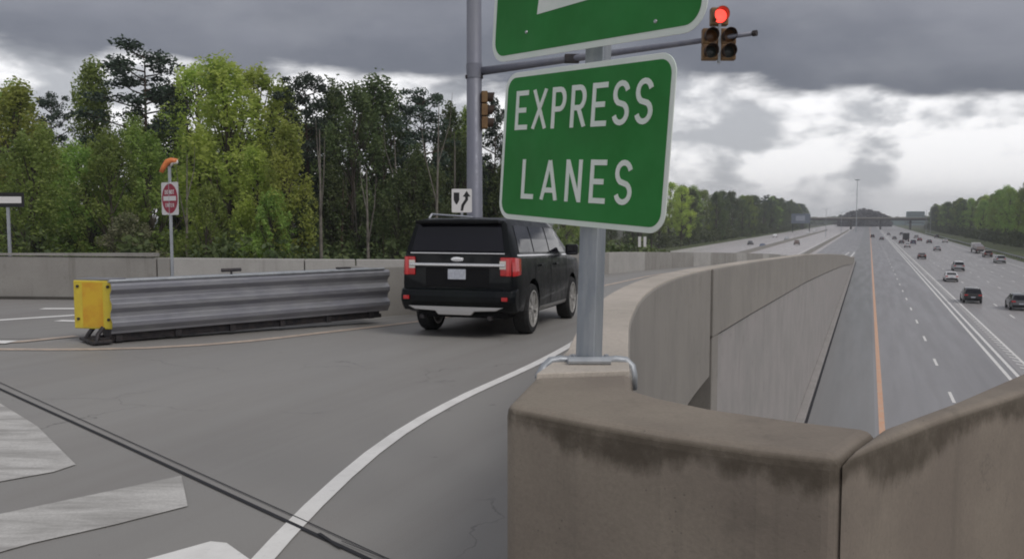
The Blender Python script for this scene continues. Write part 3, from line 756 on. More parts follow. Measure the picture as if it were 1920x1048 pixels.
lens_section(dog, T((0, 0, 36 * sy / F)), M['lens_red'], gs * .98, True)
for dx, dz_, ml in ((-16.5, 0, 'lens_amber'), (16.5, 0, 'lens_amber'), (-16.5, -28.5, 'lens_green'), (16.5, -28.5, 'lens_green')):
    lens_section(dog, T((dx * sy / F, 0, dz_ * sy / F)), M[ml], gs * .88)
MB().box((-.03, .0, -.6), (.03, .09, .45)).build('hanger', M['galv'], dog)
# side signal on the mast pole, seen edge on
ss = empty('pole_signal', D(914, 207, PY - .05)); tag(ss, 'orange three lens signal mounted on the side of the mast pole, seen edge on', 'traffic light'); ss.rotation_euler = (0, 0, R(95))
for k, ml in ((1, 'lens_amber'), (0, 'lens_amber'), (-1, 'lens_green')): lens_section(ss, T((0, 0, k * .36)), M[ml], .86)
for zb_ in (.45, -.5): MB().box((.19, .05, zb_), (.33, .12, zb_ + .05)).build('mounting_bracket', M['galv'], ss)

# ================================================================== SMALL SIGNS
dn_b = D(322, 500, 20.0); dne = empty('do_not_enter_sign', (dn_b.x, dn_b.y, zd(dn_b.x, dn_b.y))); tag(dne, 'red and white DO NOT ENTER sign on a thin post in front of the barrier', 'road sign')
zc0 = D(322, 372.5, 20.0).z - dne.location.z
fr = empty('sign_plate', (0, 0, zc0)); fr.parent = dne; fr.rotation_euler = (R(90), 0, R(-38))
MB().prism(rrect(-.36, -.38, .36, .38, .04), -.004, 0).build('backing', M['white_sign'], fr)
MB().prism([(.335 * math.cos(R(k * 10)), .345 * math.sin(R(k * 10))) for k in range(36)], .001, .003).build('disc', M['red_sign'], fr)
MB().box((-.27, -.05, .0035), (.27, .055, .006)).build('bar', M['white_sign'], fr)
word_mesh('DO', .13, .10, .15, .003, (-.20, .10), .0035).build('lettering', M['white_sign'], fr)
word_mesh('NOT', .20, .10, .15, .003, (-.005, .10), .0035).build('lettering', M['white_sign'], fr)
word_mesh('ENTER', .36, .09, .15, .003, (-.18, -.20), .0035).build('lettering', M['white_sign'], fr)
MB().box((-.03, .01, -.05), (.03, .05, zc0 + .75)).build('post', M['galv'], dne)
hb_ = empty('beacon_head', (0, 0, zc0 + .75)); hb_.parent = dne
MB().tube([(-.18, 0, -.14), (-.12, 0, -.02), (-.03, 0, .10), (.06, 0, .13), (.2, 0, .12)], [.05, .06, .07, .07, .055], 10).build('hood', M['orange'], hb_, smooth=True)
MB().tube([(.04, 0, -.0), (.10, 0, .085), (.21, 0, .10)], [.03, .045, .05], 8).build('lamp', M['lamp_white'], hb_, smooth=True)

ow = D(15, 420, 22.3); ows = empty('one_way_sign', (ow.x, ow.y, zd(ow.x, ow.y) - 1.2)); tag(ows, 'black sign with white arrow bar on thin grey post, cut by the left frame edge', 'road sign')
zo = D(12, 375, 22.3).z - ows.location.z
MB().prism(rrect(-.62, -.19, .45, .19, .03), -.0, .012, lambda x, y, z: Vector((x, -z, y + zo))).build('plate', M['black_sign'], ows)
MB().prism([(-.58, 0), (-.36, .15), (-.36, .085), (.38, .085), (.38, -.085), (-.36, -.085), (-.36, -.15)], .0135, .016, lambda x, y, z: Vector((x, -z, y + zo))).build('arrow', M['white_sign'], ows)
MB().box((-.035, .005, 0), (.035, .055, zo + .15)).build('post', M['galv'], ows)

kr = D(866, 400, 21.2); krs = empty('keep_right_sign', (kr.x, kr.y, zd(kr.x, kr.y))); tag(krs, 'small white sign with black median symbol and curved arrow above the car roof', 'road sign')
zk = D(866, 376.5, 21.2).z - krs.location.z
kf = lambda x, y, z: Vector((x, -z, y + zk))
MB().prism(rrect(-.25, -.29, .25, .29, .03), 0, .004, kf).build('plate', M['white_sign'], krs)
MB().prism([(-.20, .20), (-.06, .20), (-.06, .02), (-.10, -.06), (-.13, -.10), (-.17, -.05), (-.20, .02)], .005, .007, kf).build('median_symbol', M['black_sign'], krs)
MB().prism([(-.03, -.25), (.03, -.25), (.06, -.12), (.155, .02), (.155, .10), (.215, .10), (.12, .24), (.025, .10), (.085, .10), (.085, .04), (-.01, -.10)], .005, .007, kf).build('arrow_symbol', M['black_sign'], krs)
MB().box((-.03, .003, 0), (.03, .05, zk + .25)).build('post', M['galv'], krs)

# ================================================================== VEHICLES
def loft_body(stations, belt_w=.955, roof_w=.80, nseg=1):
    """stations: (x, w, z_bottom, z_belt, z_top). returns MB and surface function"""
    def section(w, zb, zbelt, zt):
        gh = max(0., zt - zbelt); 
        pts = [(0, zb), (w * .90, zb), (w * .97, zb + .06), (w * .99, zb + .2), (w, zb + (zbelt - zb) * .45), (w * .995, zb + (zbelt - zb) * .72), (w * .975, zbelt - .05), (w * belt_w, zbelt)]
        tw = belt_w - (belt_w - roof_w) * min(1, gh / .55)
        pts += [(w * (belt_w + tw) / 2 + .004 * (gh > .1), zbelt + gh * .45), (w * tw, zbelt + gh * .86), (w * (tw - .055), zbelt + gh * .955), (w * (tw - .16), zbelt + gh * .985), (0, zt)]
        return pts
    vs = []; fs = []; n = 13
    for (x, w, zb, zbelt, zt) in stations:
        s = section(w, zb, zbelt, zt)
        for y, z in s: vs.append((x, y, z))
        for y, z in s[1:-1]: vs.append((x, -y, z))
    m = 2 * n - 2
    def idx(i, k):   # loop: 0..n-1 right side up, then back down left
        if k < n: return i * m + k
        return i * m + n + (2 * n - 2 - k) - 1
    for i in range(len(stations) - 1):
        for k in range(m):
            k2 = (k + 1) % m
            fs.append((idx(i, k), idx(i, k2), idx(i + 1, k2), idx(i + 1, k)))
    fs.append(tuple(idx(0, k) for k in range(m))); fs.append(tuple(reversed([idx(len(stations) - 1, k) for k in range(m)])))
    def surf(x, z):
        for a, b in zip(stations, stations[1:]):
            if a[0] <= x <= b[0]:
                t = (x - a[0]) / (b[0] - a[0]); p = [a[j] + (b[j] - a[j]) * t for j in range(1, 5)]
                s = section(*p)
                for q, r in zip(s[1:], s[2:]):
                    if q[1] <= z <= r[1] + 1e-9: return q[0] + (r[0] - q[0]) * (z - q[1]) / max(1e-6, r[1] - q[1])
                return s[-2][0]
        return stations[0][1]
    return MB().add(vs, fs), surf
def side_panel(surf, poly, side, off, name, m, root, nz=4, th=.0):
    """poly: quad in (x,z): bl, br, tr, tl mapped as grid on the body side"""
    vs = []; fs = []; nx = 5
    for j in range(nz + 1):
        for i in range(nx + 1):
            u = i / nx; v = j / nz
            a = Vector(poly[0]).lerp(Vector(poly[1]), u); b = Vector(poly[3]).lerp(Vector(poly[2]), u); p = a.lerp(b, v)
            vs.append((p.x, side * (surf(p.x, p.y) + off), p.y))
    for j in range(nz):
        for i in range(nx): fs.append((j * (nx + 1) + i, j * (nx + 1) + i + 1, (j + 1) * (nx + 1) + i + 1, (j + 1) * (nx + 1) + i))
    o = MB().add(vs, fs).build(name, m, root)
    sdm = o.modifiers.new('solid', 'SOLIDIFY'); sdm.thickness = max(.006, th); sdm.offset = 0
    return o
def wheel(root, x, y, r, rimr, wid, side, spokes=7, detail=True):
    we = empty('wheel', (x, y, r)); we.parent = root
    fr = lambda a, b, h: Vector((a, side * h, b))
    nn = 32 if detail else 14
    MB().lathe([(rimr, -wid / 2), (r * .93, -wid / 2), (r, -wid * .32), (r, wid * .32), (r * .94, wid / 2), (rimr, wid / 2), (rimr, -wid / 2)], fr, nn).build('tyre', M['tyre'], we, smooth=False)
    rm = MB()
    if detail:
        rm.lathe([(rimr, wid / 2 + .002), (rimr * .93, wid / 2 + .004), (rimr * .90, wid * .18), (rimr * .90, -wid / 2), (rimr, -wid / 2)], fr, nn)
        for k in range(spokes):
            for dq in (-.13, .13):
                q = 2 * math.pi * k / spokes; q1 = q + dq
                ca, sa = math.cos(q1), math.sin(q1); c0, s0 = math.cos(q + dq * .3), math.sin(q + dq * .3)
                a = Vector((c0 * rimr * .16, 0, s0 * rimr * .16)); b = Vector((ca * rimr * .93, 0, sa * rimr * .93)); tt = (b - a).normalized(); n_ = Vector((-tt.z, 0, tt.x))
                vs = []
                for p, hw in ((a, .016), (b, .024)):
                    for sx in (-1, 1):
                        for h in (wid * .30, wid * .44): vs.append((p.x + n_.x * hw * sx, side * h, p.z + n_.z * hw * sx))
                rm.add(vs, [(0, 1, 3, 2), (4, 6, 7, 5), (0, 4, 5, 1), (2, 3, 7, 6), (1, 5, 7, 3), (0, 2, 6, 4)])
        rm.lathe([(0, wid * .47), (.05, wid * .46), (.065, wid * .3)], fr, 16)
    else:
        rm.lathe([(0, wid / 2 - .01), (rimr, wid / 2 + .005)], fr, nn)
    rm.build('rim', M['silver'] if not detail else M['lamp_white'] if False else M['rim'], we)
    if detail: MB().lathe([(0, wid * .05), (rimr * .89, wid * .05)], fr, 20).build('brake_disc', M['trim_black'], we)
    return we
M['rim'] = mat('machined_alloy', (.62, .60, .57), (.48, .47, .45), 20, .35, .5)
def apply_mods(o):
    dg = bpy.context.evaluated_depsgraph_get(); me = bpy.data.meshes.new_from_object(o.evaluated_get(dg)); o.modifiers.clear(); o.data = me

# ---- the black SUV
suv = empty('black_suv'); tag(suv, 'large black SUV with chrome trim seen from behind, driving onto the ramp', 'SUV')
ST = [(-2.60, .905, .50, 1.30, 1.325), (-2.575, .955, .46, 1.30, 1.40), (-2.50, .985, .42, 1.30, 1.70), (-2.44, 1.0, .40, 1.30, 1.865), (-2.2, 1.008, .36, 1.30, 1.895), (-1.6, 1.012, .34, 1.295, 1.915), (-.6, 1.012, .32, 1.285, 1.92),
      (.2, 1.012, .32, 1.275, 1.90), (.55, 1.012, .32, 1.265, 1.86), (.9, 1.01, .32, 1.255, 1.66), (1.3, 1.005, .32, 1.235, 1.40), (1.55, 1.0, .34, 1.225, 1.235), (2.2, .985, .36, 1.17, 1.18), (2.5, .95, .38, 1.08, 1.09), (2.66, .86, .42, .95, .96), (2.70, .80, .48, .90, .91)]
mb, surf = loft_body(ST, .965, .80)
body = mb.build('body', M['car_black'], suv)
cut = MB()
for x in (-1.53, 1.58):
    cut.lathe([(0, -1.3), (.485, -1.3), (.485, 1.3), (0, 1.3)], lambda a, b, h, x=x: Vector((x + a, h, .43 + b)), 36)
cb = MB()
bmx = bmesh.new()
for x in (-1.53, 1.58):
    for s in (-1, 1):
        mt = Matrix.Translation((x, s * .95, .43)) @ Matrix.Rotation(R(90), 4, 'X')
        bmesh.ops.create_cone(bmx, cap_ends=True, segments=40, radius1=.485, radius2=.485, depth=.7, matrix=mt)
cme = bpy.data.meshes.new('cutter'); bmx.to_mesh(cme); bmx.free(); co = bpy.data.objects.new('cutter', cme); C.objects.link(co)
bo = body.modifiers.new('b', 'BOOLEAN'); bo.object = co; bo.operation = 'DIFFERENCE'; bo.solver = 'EXACT'
bpy.context.view_layer.update(); apply_mods(body); bpy.data.objects.remove(co)
bv = body.modifiers.new('bevel', 'BEVEL'); bv.width = .012; bv.segments = 2; bv.limit_method = 'ANGLE'; bv.angle_limit = R(30)
smooth_angle(body, 28)
for s in (-1, 1):
    for x in (-1.53, 1.58): wheel(suv, x, s * .875, .415, .305, .27, s)
    side_panel(surf, [(-2.28, 1.35), (-1.42, 1.345), (-1.42, 1.77), (-2.20, 1.77)], s, .004, 'side_window', M['glass'], suv)
    side_panel(surf, [(-1.34, 1.345), (-.32, 1.335), (-.32, 1.775), (-1.34, 1.77)], s, .004, 'side_window', M['glass'], suv)
    side_panel(surf, [(-.24, 1.335), (.98, 1.32), (.52, 1.75), (-.24, 1.775)], s, .004, 'side_window', M['glass'], suv)
    side_panel(surf, [(-2.42, 1.29), (1.15, 1.265), (1.14, 1.29), (-2.42, 1.315)], s, .008, 'beltline_trim', M['chrome'], suv, 1)
    side_panel(surf, [(-1.0, .36), (1.05, .36), (1.05, .42), (-1.0, .42)], s, .01, 'sill_trim', M['silver'], suv, 1)
    for x in (-.98, .12):
        MB().box((x - .12, s * (surf(x, 1.12) + .012), 1.105), (x + .12, s * (surf(x, 1.12) + .045), 1.14)).build('door_handle', M['chrome'] if False else M['car_black'], suv, .01)
    for x in (-1.38, -.28, .98):
        MB().box((x - .004, s * (surf(x, .9) - .002), .45), (x + .004, s * (surf(x, .9) + .0015), 1.26)).build('door_seam', M['trim_black'], suv)
    for x0_, x1_ in ((-2.1, .25),):
        MB().tube([(x0_, s * .70, 1.88), (x0_ + .12, s * .70, 1.955), (x1_ - .15, s * .70, 1.965), (x1_, s * .70, 1.885)], .019, 8).build('roof_rail', M['chrome'], suv)
    mi = MB().box((.78, s * 1.02, 1.27), (.92, s * 1.27, 1.47)).build('mirror', M['car_black'], suv, .04, 3)
    MB().box((.772, s * 1.05, 1.29), (.779, s * 1.25, 1.45)).build('mirror_glass', M['glass'], mi, .0)
    # tail light: C shaped red with a clear block on its inner side
    tl = MB().box((-2.625, s * .74, .98), (-2.585, s * .93, 1.27)).build('tail_light', M['tail'], suv, .015)
    side_panel(surf, [(-2.585, .98), (-2.33, 1.0), (-2.28, 1.25), (-2.585, 1.27)], s, .012, 'lens_wrap', M['tail'], tl)
    MB().box((-2.632, s * .735, 1.09), (-2.6255, s * .84, 1.215)).build('reverse_lamp', M['lamp_white'], tl)
    MB().box((-2.636, s * .85, .985), (-2.6255, s * .90, 1.255)).build('lit_strip', M['brake_lit'], tl)
# rear glass panel
g = MB(); vs = []
for (z, x) in ((1.365, -2.605), (1.78, -2.515)):
    hw2 = .80 if z < 1.5 else .72
    for y in (-hw2, -hw2 * .5, 0, hw2 * .5, hw2): vs.append((x - .012 + abs(y) ** 2 * .03, y, z))
g.add(vs, [(i, i + 1, i + 6, i + 5) for i in range(4)])
rg = g.build('rear_window', M['glass'], suv); sm_ = rg.modifiers.new('s', 'SOLIDIFY'); sm_.thickness = .02
MB().box((-2.66, -.72, 1.79), (-2.38, .72, 1.845)).build('spoiler', M['trim_black'], suv, .02, 3)
MB().box((-2.622, -.82, 1.318), (-2.598, .82, 1.340)).build('upper_chrome_bar', M['chrome'], suv, .006)
MB().box((-2.645, -.83, 1.125), (-2.60, .83, 1.175)).build('tailgate_chrome_bar', M['chrome'], suv, .012)
MB().box((-2.612, -.55, .80), (-2.60, .55, 1.10)).build('tailgate_recess', M['trim_black'], suv, .01)
pl = MB().box((-2.63, -.155, .92), (-2.613, .155, 1.08)).build('licence_plate', M['plate'], suv, .006)
MB().lathe([(0, -.012), (.052, -.010), (.06, 0)], lambda a, b, h: Vector((-2.612 + h, a * 1.9, 1.235 + b * .7)), 20).build('emblem', M['chrome'], suv)
bp = MB()
bp_prof = [(-2.60, .78), (-2.70, .75), (-2.735, .66), (-2.735, .58), (-2.68, .50), (-2.6, .42), (-2.4, .42), (-2.4, .78)]
for i, (y, sc2) in enumerate(((-1.0, .14), (-.95, .07), (-.7, 0), (0, -.02), (.7, 0), (.95, .07), (1.0, .14))): bp.v += [(x + (sc2 if x < -2.45 else 0), y, z) for x, z in bp_prof]
n8 = len(bp_prof)
for i in range(6):
    for k in range(n8): bp.f.append((i * n8 + k, i * n8 + (k + 1) % n8, (i + 1) * n8 + (k + 1) % n8, (i + 1) * n8 + k))
bp.f.append(tuple(range(n8))); bp.f.append(tuple(reversed(range(6 * n8, 7 * n8))))
bmp = bp.build('rear_bumper', M['car_black'], suv, .015, 2)
sk_ = MB().prism([(-.82, .50), (.82, .50), (.70, .445), (.34, .43), (.28, .37), (-.28, .37), (-.34, .43), (-.70, .445)], -2.735, -2.66, lambda x, y, z: Vector((z + abs(x) * .02, x, y)))
sk_.build('skid_trim', M['silver'], suv, .01)
for s in (-1, 1):
    MB().box((-2.74, s * .80, .60), (-2.70, s * .90, .66)).build('reflector', M['tail'], suv, .008)
    MB().box((-2.70, s * .55, .30), (-2.55, s * .62, .36)).build('exhaust', M['dark_steel'], suv, .01)
MB().box((-2.35, -.80, .30), (2.3, .80, .50)).build('underbody', M['trim_black'], suv, .03)
MB().tube([(-1.53, -.85, .36), (-1.53, .85, .36)], .06, 8).build('rear_axle', M['trim_black'], suv)
# windshield
g = MB().add([(1.50, -.84, 1.27), (1.50, .84, 1.27), (.60, .70, 1.85), (.60, -.70, 1.85)], [(0, 1, 2, 3)]).build('windscreen', M['glass'], suv)
yaw = math.atan2(.958, .286)
c_r = Vector((-.60, 14.95)); fw = Vector((math.cos(yaw), math.sin(yaw)))
mid = c_r + fw * 1.53; f_ax = c_r + fw * 3.11
zr, zf_ = zd(*c_r), zd(*f_ax); pit = math.atan2(zr - zf_, 3.11)
suv.location = (mid.x, mid.y, zr + (zf_ - zr) * 1.53 / 3.11 - 0.0); suv.rotation_euler = (0, pit, yaw); suv.scale = (1, 1, 1.045)

# ---- the traffic
VK = {
 'sedan': dict(st=[(-2.35, .78, .40, .95, .96), (-2.2, .88, .30, .98, 1.0), (-1.6, .91, .26, .95, 1.08), (-.9, .92, .24, .95, 1.40), (0, .92, .24, .93, 1.45), (.5, .92, .24, .92, 1.38), (1.2, .91, .24, .90, .96), (2.0, .88, .26, .80, .82), (2.35, .75, .34, .66, .68)], r=.33, ax=(-1.4, 1.4), win=[(-1.5, 1.0), (.85, .97), (.35, 1.34), (-.95, 1.34)], rear=((-2.0, 1.02), (-1.05, 1.37), .62)),
 'suv': dict(st=[(-2.35, .82, .46, 1.08, 1.10), (-2.28, .92, .38, 1.08, 1.55), (-2.1, .95, .32, 1.08, 1.70), (-.8, .96, .30, 1.06, 1.76), (.2, .96, .30, 1.05, 1.72), (.9, .95, .30, 1.03, 1.25), (1.3, .95, .30, 1.02, 1.04), (2.1, .92, .34, .95, .96), (2.4, .80, .42, .80, .82)], r=.37, ax=(-1.4, 1.45), win=[(-2.0, 1.13), (.85, 1.10), (.25, 1.60), (-1.9, 1.62)], rear=((-2.37, 1.14), (-2.24, 1.60), .70)),
}
def make_car(kind, m):
    k = VK[kind]; root = empty('car'); mb, sf = loft_body(k['st'], .955, .78); b = mb.build('body', m, root); smooth_angle(b, 30)
    for s in (-1, 1):
        side_panel(sf, k['win'], s, .006, 'side_window', M['glass'], root, 3)
        for x in k['ax']:
            wheel(root, x, s * (k['st'][3][1] - .10), k['r'], k['r'] * .62, .22, s, detail=False)
            MB().lathe([(0, .0), (k['r'] * 1.16, 0)], lambda a, bb, h, x=x, s=s: Vector((x + a, s * (k['st'][3][1] + .004), max(.0, k['r'] + .02 + bb))), 18).build('wheel_arch', M['trim_black'], root)
        xb, zb_ = k['st'][1][0], k['st'][1][3]
        MB().box((k['st'][0][0] - .02, s * .52, zb_ - .20), (xb + .02, s * (k['st'][1][1] - .02), zb_ - .05)).build('tail_light', M['tail'], root, .02)
        xf = k['st'][-1][0]
        MB().box((xf - .22, s * .48, .56), (xf + .01, s * .74, .68)).build('headlight', M['lamp_white'], root, .02)
    (xa, za), (xb2, zb2), hw3 = k['rear']
    MB().add([(xa - .03, -hw3 - .05, za), (xa - .03, hw3 + .05, za), (xb2 - .03, hw3 - .04, zb2), (xb2 - .03, -hw3 + .04, zb2)], [(0, 1, 2, 3)]).build('rear_window', M['glass'], root)
    st = k['st'][0]
    MB().box((st[0] - .05, -.80, .36), (st[0] + .15, .80, .58)).build('bumper', M['trim_black'], root, .03)
    MB().box((st[0] - .04, -.22, .66), (st[0] + .02, .22, .78)).build('licence_plate', M['plate'], root)
    return root
protos = {}
cars = [ # px centre, bottom py, kind, colour, away?, label
 (1820, 566, 'suv', 'black', 1, 'dark SUV nearest the buffer hatching in the first general lane'),
 (1908, 579, 'suv', 'grey', 1, 'dark grey car cut by the right edge of the frame'),
 (1782, 527, 'sedan', 'white', 1, 'white car ahead of the dark SUV beside the buffer'),
 (1796, 507, 'suv', 'silver', 1, 'silver SUV with dark rear window just ahead of the white car'),
 (1728, 485, 'sedan', 'brown', 1, 'dark maroon car alone in the first general lane'),
 (1874, 493, 'suv', 'silver', 1, 'silver SUV in the outermost lane beside the grass verge'),
 (1701, 464, 'sedan', 'white', 1, 'small white car far along the first general lane'),
 (1690, 457, 'sedan', 'black', 1, 'small black car just ahead of the far white car'),
 (1742, 456, 'sedan', 'black', 1, 'small black car alone in a middle general lane'),
 (1677, 449, 'sedan', 'grey', 1, 'tiny grey car far away beside the buffer line'),
 (1718, 447, 'suv', 'silver', 1, 'tiny pale SUV far away in the middle lanes'),
 (1653, 450, 'sedan', 'grey', 1, 'tiny grey car in the far right express lane'),
 (1636, 446, 'suv', 'black', 1, 'tiny black SUV in the left express lane near the yellow line'),
 (1666, 441, 'sedan', 'silver', 1, 'tiny silver car farthest along beside the buffer'),
 (1757, 470, 'sedan', 'silver', 1, 'silver car in a middle lane between the maroon car and the flatbed truck'),
 (1712, 458, 'suv', 'blue', 1, 'dark blue SUV just right of the tall box truck'),
 (1772, 455, 'sedan', 'white', 1, 'small white car in the right lanes ahead of the flatbed truck'),
 (1724, 452, 'sedan', 'red', 1, 'tiny red car in the middle lanes far away'),
 (1690, 441, 'suv', 'grey', 1, 'tiny grey SUV farthest in the first general lane'),
 (1756, 446, 'suv', 'black', 1, 'tiny black SUV far away near the right tree row'),
 (1851, 482, 'suv', 'brown', 1, 'brown SUV following the flatbed truck in the outer lanes'),
 (1430, 465, 'sedan', 'blue', 0, 'dark blue car oncoming nearest on the opposite carriageway'),
 (1475, 450, 'sedan', 'silver', 0, 'silver car oncoming behind the white SUV on the opposite side'),
 (1407, 459, 'sedan', 'black', 0, 'dark car oncoming on the opposite carriageway below the left trees'),
 (1453, 445, 'suv', 'white', 0, 'white SUV oncoming farther along the opposite carriageway'),
 (1494, 459, 'suv', 'brown', 0, 'dark brown SUV oncoming in the middle of the opposite carriageway'),
 (1515, 438, 'sedan', 'white', 0, 'small white car oncoming near the overhead sign'),
 (1527, 435, 'suv', 'white', 0, 'white van-like SUV oncoming farthest on the left'),
]
for (x, y, kind, colr, away, lab) in cars:
    p = P(x, y, HZ); m_ = M['car_' + colr + '_far']
    key = (kind, colr)
    if key not in protos: protos[key] = make_car(kind, m_); o = protos[key]
    else: o = copy_tree(protos[key])
    o.name = 'sport_utility_car' if kind == 'suv' else 'saloon_car'
    h = math.pi / 2 - AZ + (0 if away else math.pi)
    if not away: p = P(x, y, HZ)
    o.location = (p.x, p.y, HZ + .012); o.rotation_euler = (0, 0, h)
    tag(o, lab, 'car', 'cars on the highway below')
# trucks
def truck(px, py, lab, kind, m, Lb=9, h=3.4):
    p = P(px, py, HZ); r = empty('truck', (p.x, p.y, HZ + .012), math.pi / 2 - AZ); tag(r, lab, 'truck')
    if kind == 'box':
        MB().box((-Lb / 2, -1.22, 1.0), (Lb / 2 - 2.3, 1.22, h)).build('cargo_box', m, r, .04)
    else:
        MB().box((-Lb / 2, -1.22, .95), (Lb / 2 - 2.3, 1.22, 1.15)).build('flatbed', M['dark_steel'], r, .03)
        MB().prism([(-Lb / 2 + .3, 1.155), (Lb / 2 - 3, 1.155), (Lb / 2 - 3.4, 2.3), (Lb / 2 - 5.2, 2.5), (-Lb / 2 + 2.2, 1.9)], -1.0, 1.0, lambda x, y, z: Vector((x, z, y))).build('covered_load', m, r, .08)
    MB().prism([(Lb / 2 - 2.2, .7), (Lb / 2, .7), (Lb / 2, 1.6), (Lb / 2 - .5, 2.7), (Lb / 2 - 2.2, 2.75)], -1.15, 1.15, lambda x, y, z: Vector((x, z, y))).build('cab', M['car_white_far'], r, .08)
    MB().box((Lb / 2 - 1.7, -1.165, 1.7), (Lb / 2 - .7, 1.165, 2.45)).build('cab_window', M['glass'], r)
    MB().box((-Lb / 2 + .1, -.5, .6), (Lb / 2 - .2, .5, .98)).build('chassis', M['dark_steel'], r)
    for x in (-Lb / 2 + 1.2, -Lb / 2 + 2.3, Lb / 2 - 1.3):
        for s in (-1, 1): wheel(r, x, s * 1.05, .5, .28, .3, s, detail=False)
    for s in (-1, 1): MB().box((-Lb / 2 - .03, s * .9, .85), (-Lb / 2 + .02, s * 1.15, 1.0)).build('tail_light', M['tail'], r)
    return r
truck(1834, 474, 'dark loaded flatbed truck with pale cab in the outer lane before the right trees', 'flat', M['car_brown_far'], 15)
truck(1698, 453, 'tall dark box truck far away among the small cars', 'box', M['car_black_far'], 8, 3.6)

# ================================================================== FAR STRUCTURES
def hwbox(mb, L0, L1, a, b, z0, z1):
    vs = [HW(L, la, z) for z in (z0, z1) for la in (a, b) for L in (L0, L1)]
    return mb.add(vs, [(0, 2, 3, 1), (4, 5, 7, 6), (0, 1, 5, 4), (2, 6, 7, 3), (0, 4, 6, 2), (1, 3, 7, 5)])
ob = empty('distant_overpass', HW(820, 0, HZ)); tag(ob, 'distant dark road overpass spanning the highway between the two tree lines', 'bridge')
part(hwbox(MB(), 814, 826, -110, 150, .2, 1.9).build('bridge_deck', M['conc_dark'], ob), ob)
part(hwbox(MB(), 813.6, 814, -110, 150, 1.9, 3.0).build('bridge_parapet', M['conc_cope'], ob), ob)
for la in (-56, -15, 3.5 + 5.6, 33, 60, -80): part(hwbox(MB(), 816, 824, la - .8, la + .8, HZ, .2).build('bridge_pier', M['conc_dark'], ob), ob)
for a, b in ((-130, -62), (62, 170)):
    vs = [HW(812, a, HZ), HW(828, a, HZ), HW(828, b, HZ), HW(812, b, HZ), HW(814, a - (0 if a < 0 else -10), .2), HW(826, a - (0 if a < 0 else -10), .2), HW(826, b + (-10 if b < 0 else 0), .2), HW(814, b + (-10 if b < 0 else 0), .2)]
    part(MB().add(vs, [(0, 1, 2, 3), (4, 7, 6, 5), (0, 4, 5, 1), (2, 6, 7, 3), (0, 3, 7, 4), (1, 5, 6, 2)]).build('embankment', M['grass'], ob), ob)
bd = empty('distant_building', (*D(1716, 410, 1250).xy, HZ)); tag(bd, 'blocky teal office building beyond the distant overpass', 'building'); bd.rotation_euler = (0, 0, -AZ)
MB().box((-12, -10, 0), (12, 10, 20)).build('tower_block', M['teal'], bd)
MB().box((-50, -8, 0), (-13, 8, 11)).build('low_wing', M['teal'], bd)
for fl in range(5):
    MB().box((-11, -10.15, 3 + fl * 3.5), (11, -10.0, 4.6 + fl * 3.5)).build('window_band', M['glass'], bd)
hm = empty('high_mast_light', P(1605, 436, HZ)); tag(hm, 'very tall thin lighting mast rising far away above the overpass', 'light mast')
hh = D(1605, 336, hm.location.y).z - HZ
MB().lathe([(.32, 0), (.16, hh), (0, hh)], lambda a, b, h: Vector((a, b, h)), 8).build('mast', M['galv'], hm)
MB().lathe([(.3, hh - 1), (1.7, hh - .9), (1.7, hh - .3), (.3, hh - .2)], lambda a, b, h: Vector((a, b, h)), 10).build('lamp_ring', M['galv'], hm)
def lamp_post(px, py, topy, lab, double=True):
    p = P(px, py, HZ); r = empty('street_lamp', p); tag(r, lab, 'street lamp', 'lamp posts along the highway'); h = D(px, topy, p.y).z - HZ
    MB().lathe([(.16, 0), (.09, h), (0, h)], lambda a, b, z: Vector((a, b, z)), 8).build('lamp_pole', M['galv'], r)
    for s in ((-1, 1) if double else (1,)):
        MB().tube([(0, 0, h - .3), (s * 1.2, 0, h + .25), (s * 2.2, 0, h + .3)], .07, 6).build('lamp_arm', M['galv'], r)
        MB().box((s * 2.2 - .35, -.15, h + .2), (s * 2.2 + .35, .15, h + .36)).build('lamp_head', M['galv'], r, .03)
lamp_post(1548, 444, 392, 'double armed lamp post in the highway median left of the tall mast')
lamp_post(1577, 438, 398, 'double armed lamp post just left of the tall mast')
lamp_post(1744, 440, 388, 'thin lamp post standing right of the teal building')
lamp_post(1736, 436, 394, 'thin lamp post standing just beside the teal building')
gn = P(1503, 436, HZ); gs_ = empty('overhead_sign', gn); tag(gs_, 'grey blue overhead sign panel on posts against the left tree line', 'road sign'); gs_.rotation_euler = (0, 0, -AZ)
MB().box((-7, -.1, 6.2), (5.5, .1, 13)).build('panel', M['blue_sign'], gs_)
MB().box((-4, -.18, 8.0), (2, -.11, 11.5)).build('pale_patch', mat('sign_pale', (.35, .38, .45)), gs_)
for x in (-6, 5): MB().box((x - .25, .11, 0), (x + .25, .6, 13)).build('support_post', M['dark_steel'], gs_)
# median barriers on the opposite side
for lat, lab in ((-15, 'low concrete barrier between the ramp merge and the opposite express lanes'), (-31, 'low concrete barrier in the middle of the opposite carriageway')):
    b_ = empty('median_wall', HW(130, lat, HZ)); tag(b_, lab, 'concrete barrier')
    for k in range(12):
        part(hwbox(MB(), 130 + k * 50, 179.7 + k * 50, lat - .25, lat + .25, HZ, HZ + .95).build('barrier_segment', M['conc_old'], b_), b_)
# guard rail on right verge
gr_ = empty('verge_guardrail', HW(150, 32, HZ)); tag(gr_, 'low steel guardrail along the grass verge below the right trees', 'guardrail')
part(hwbox(MB(), 190, 600, 33.0, 33.08, HZ + .45, HZ + .78).build('beam', M['galv'], gr_), gr_)
m_ = MB()
for k in range(100): hwbox(m_, 190 + k * 4, 190.12 + k * 4, 33.08, 33.25, HZ, HZ + .75)
part(tag(m_.build('posts', M['dark_steel'], gr_), kind='stuff'), gr_)
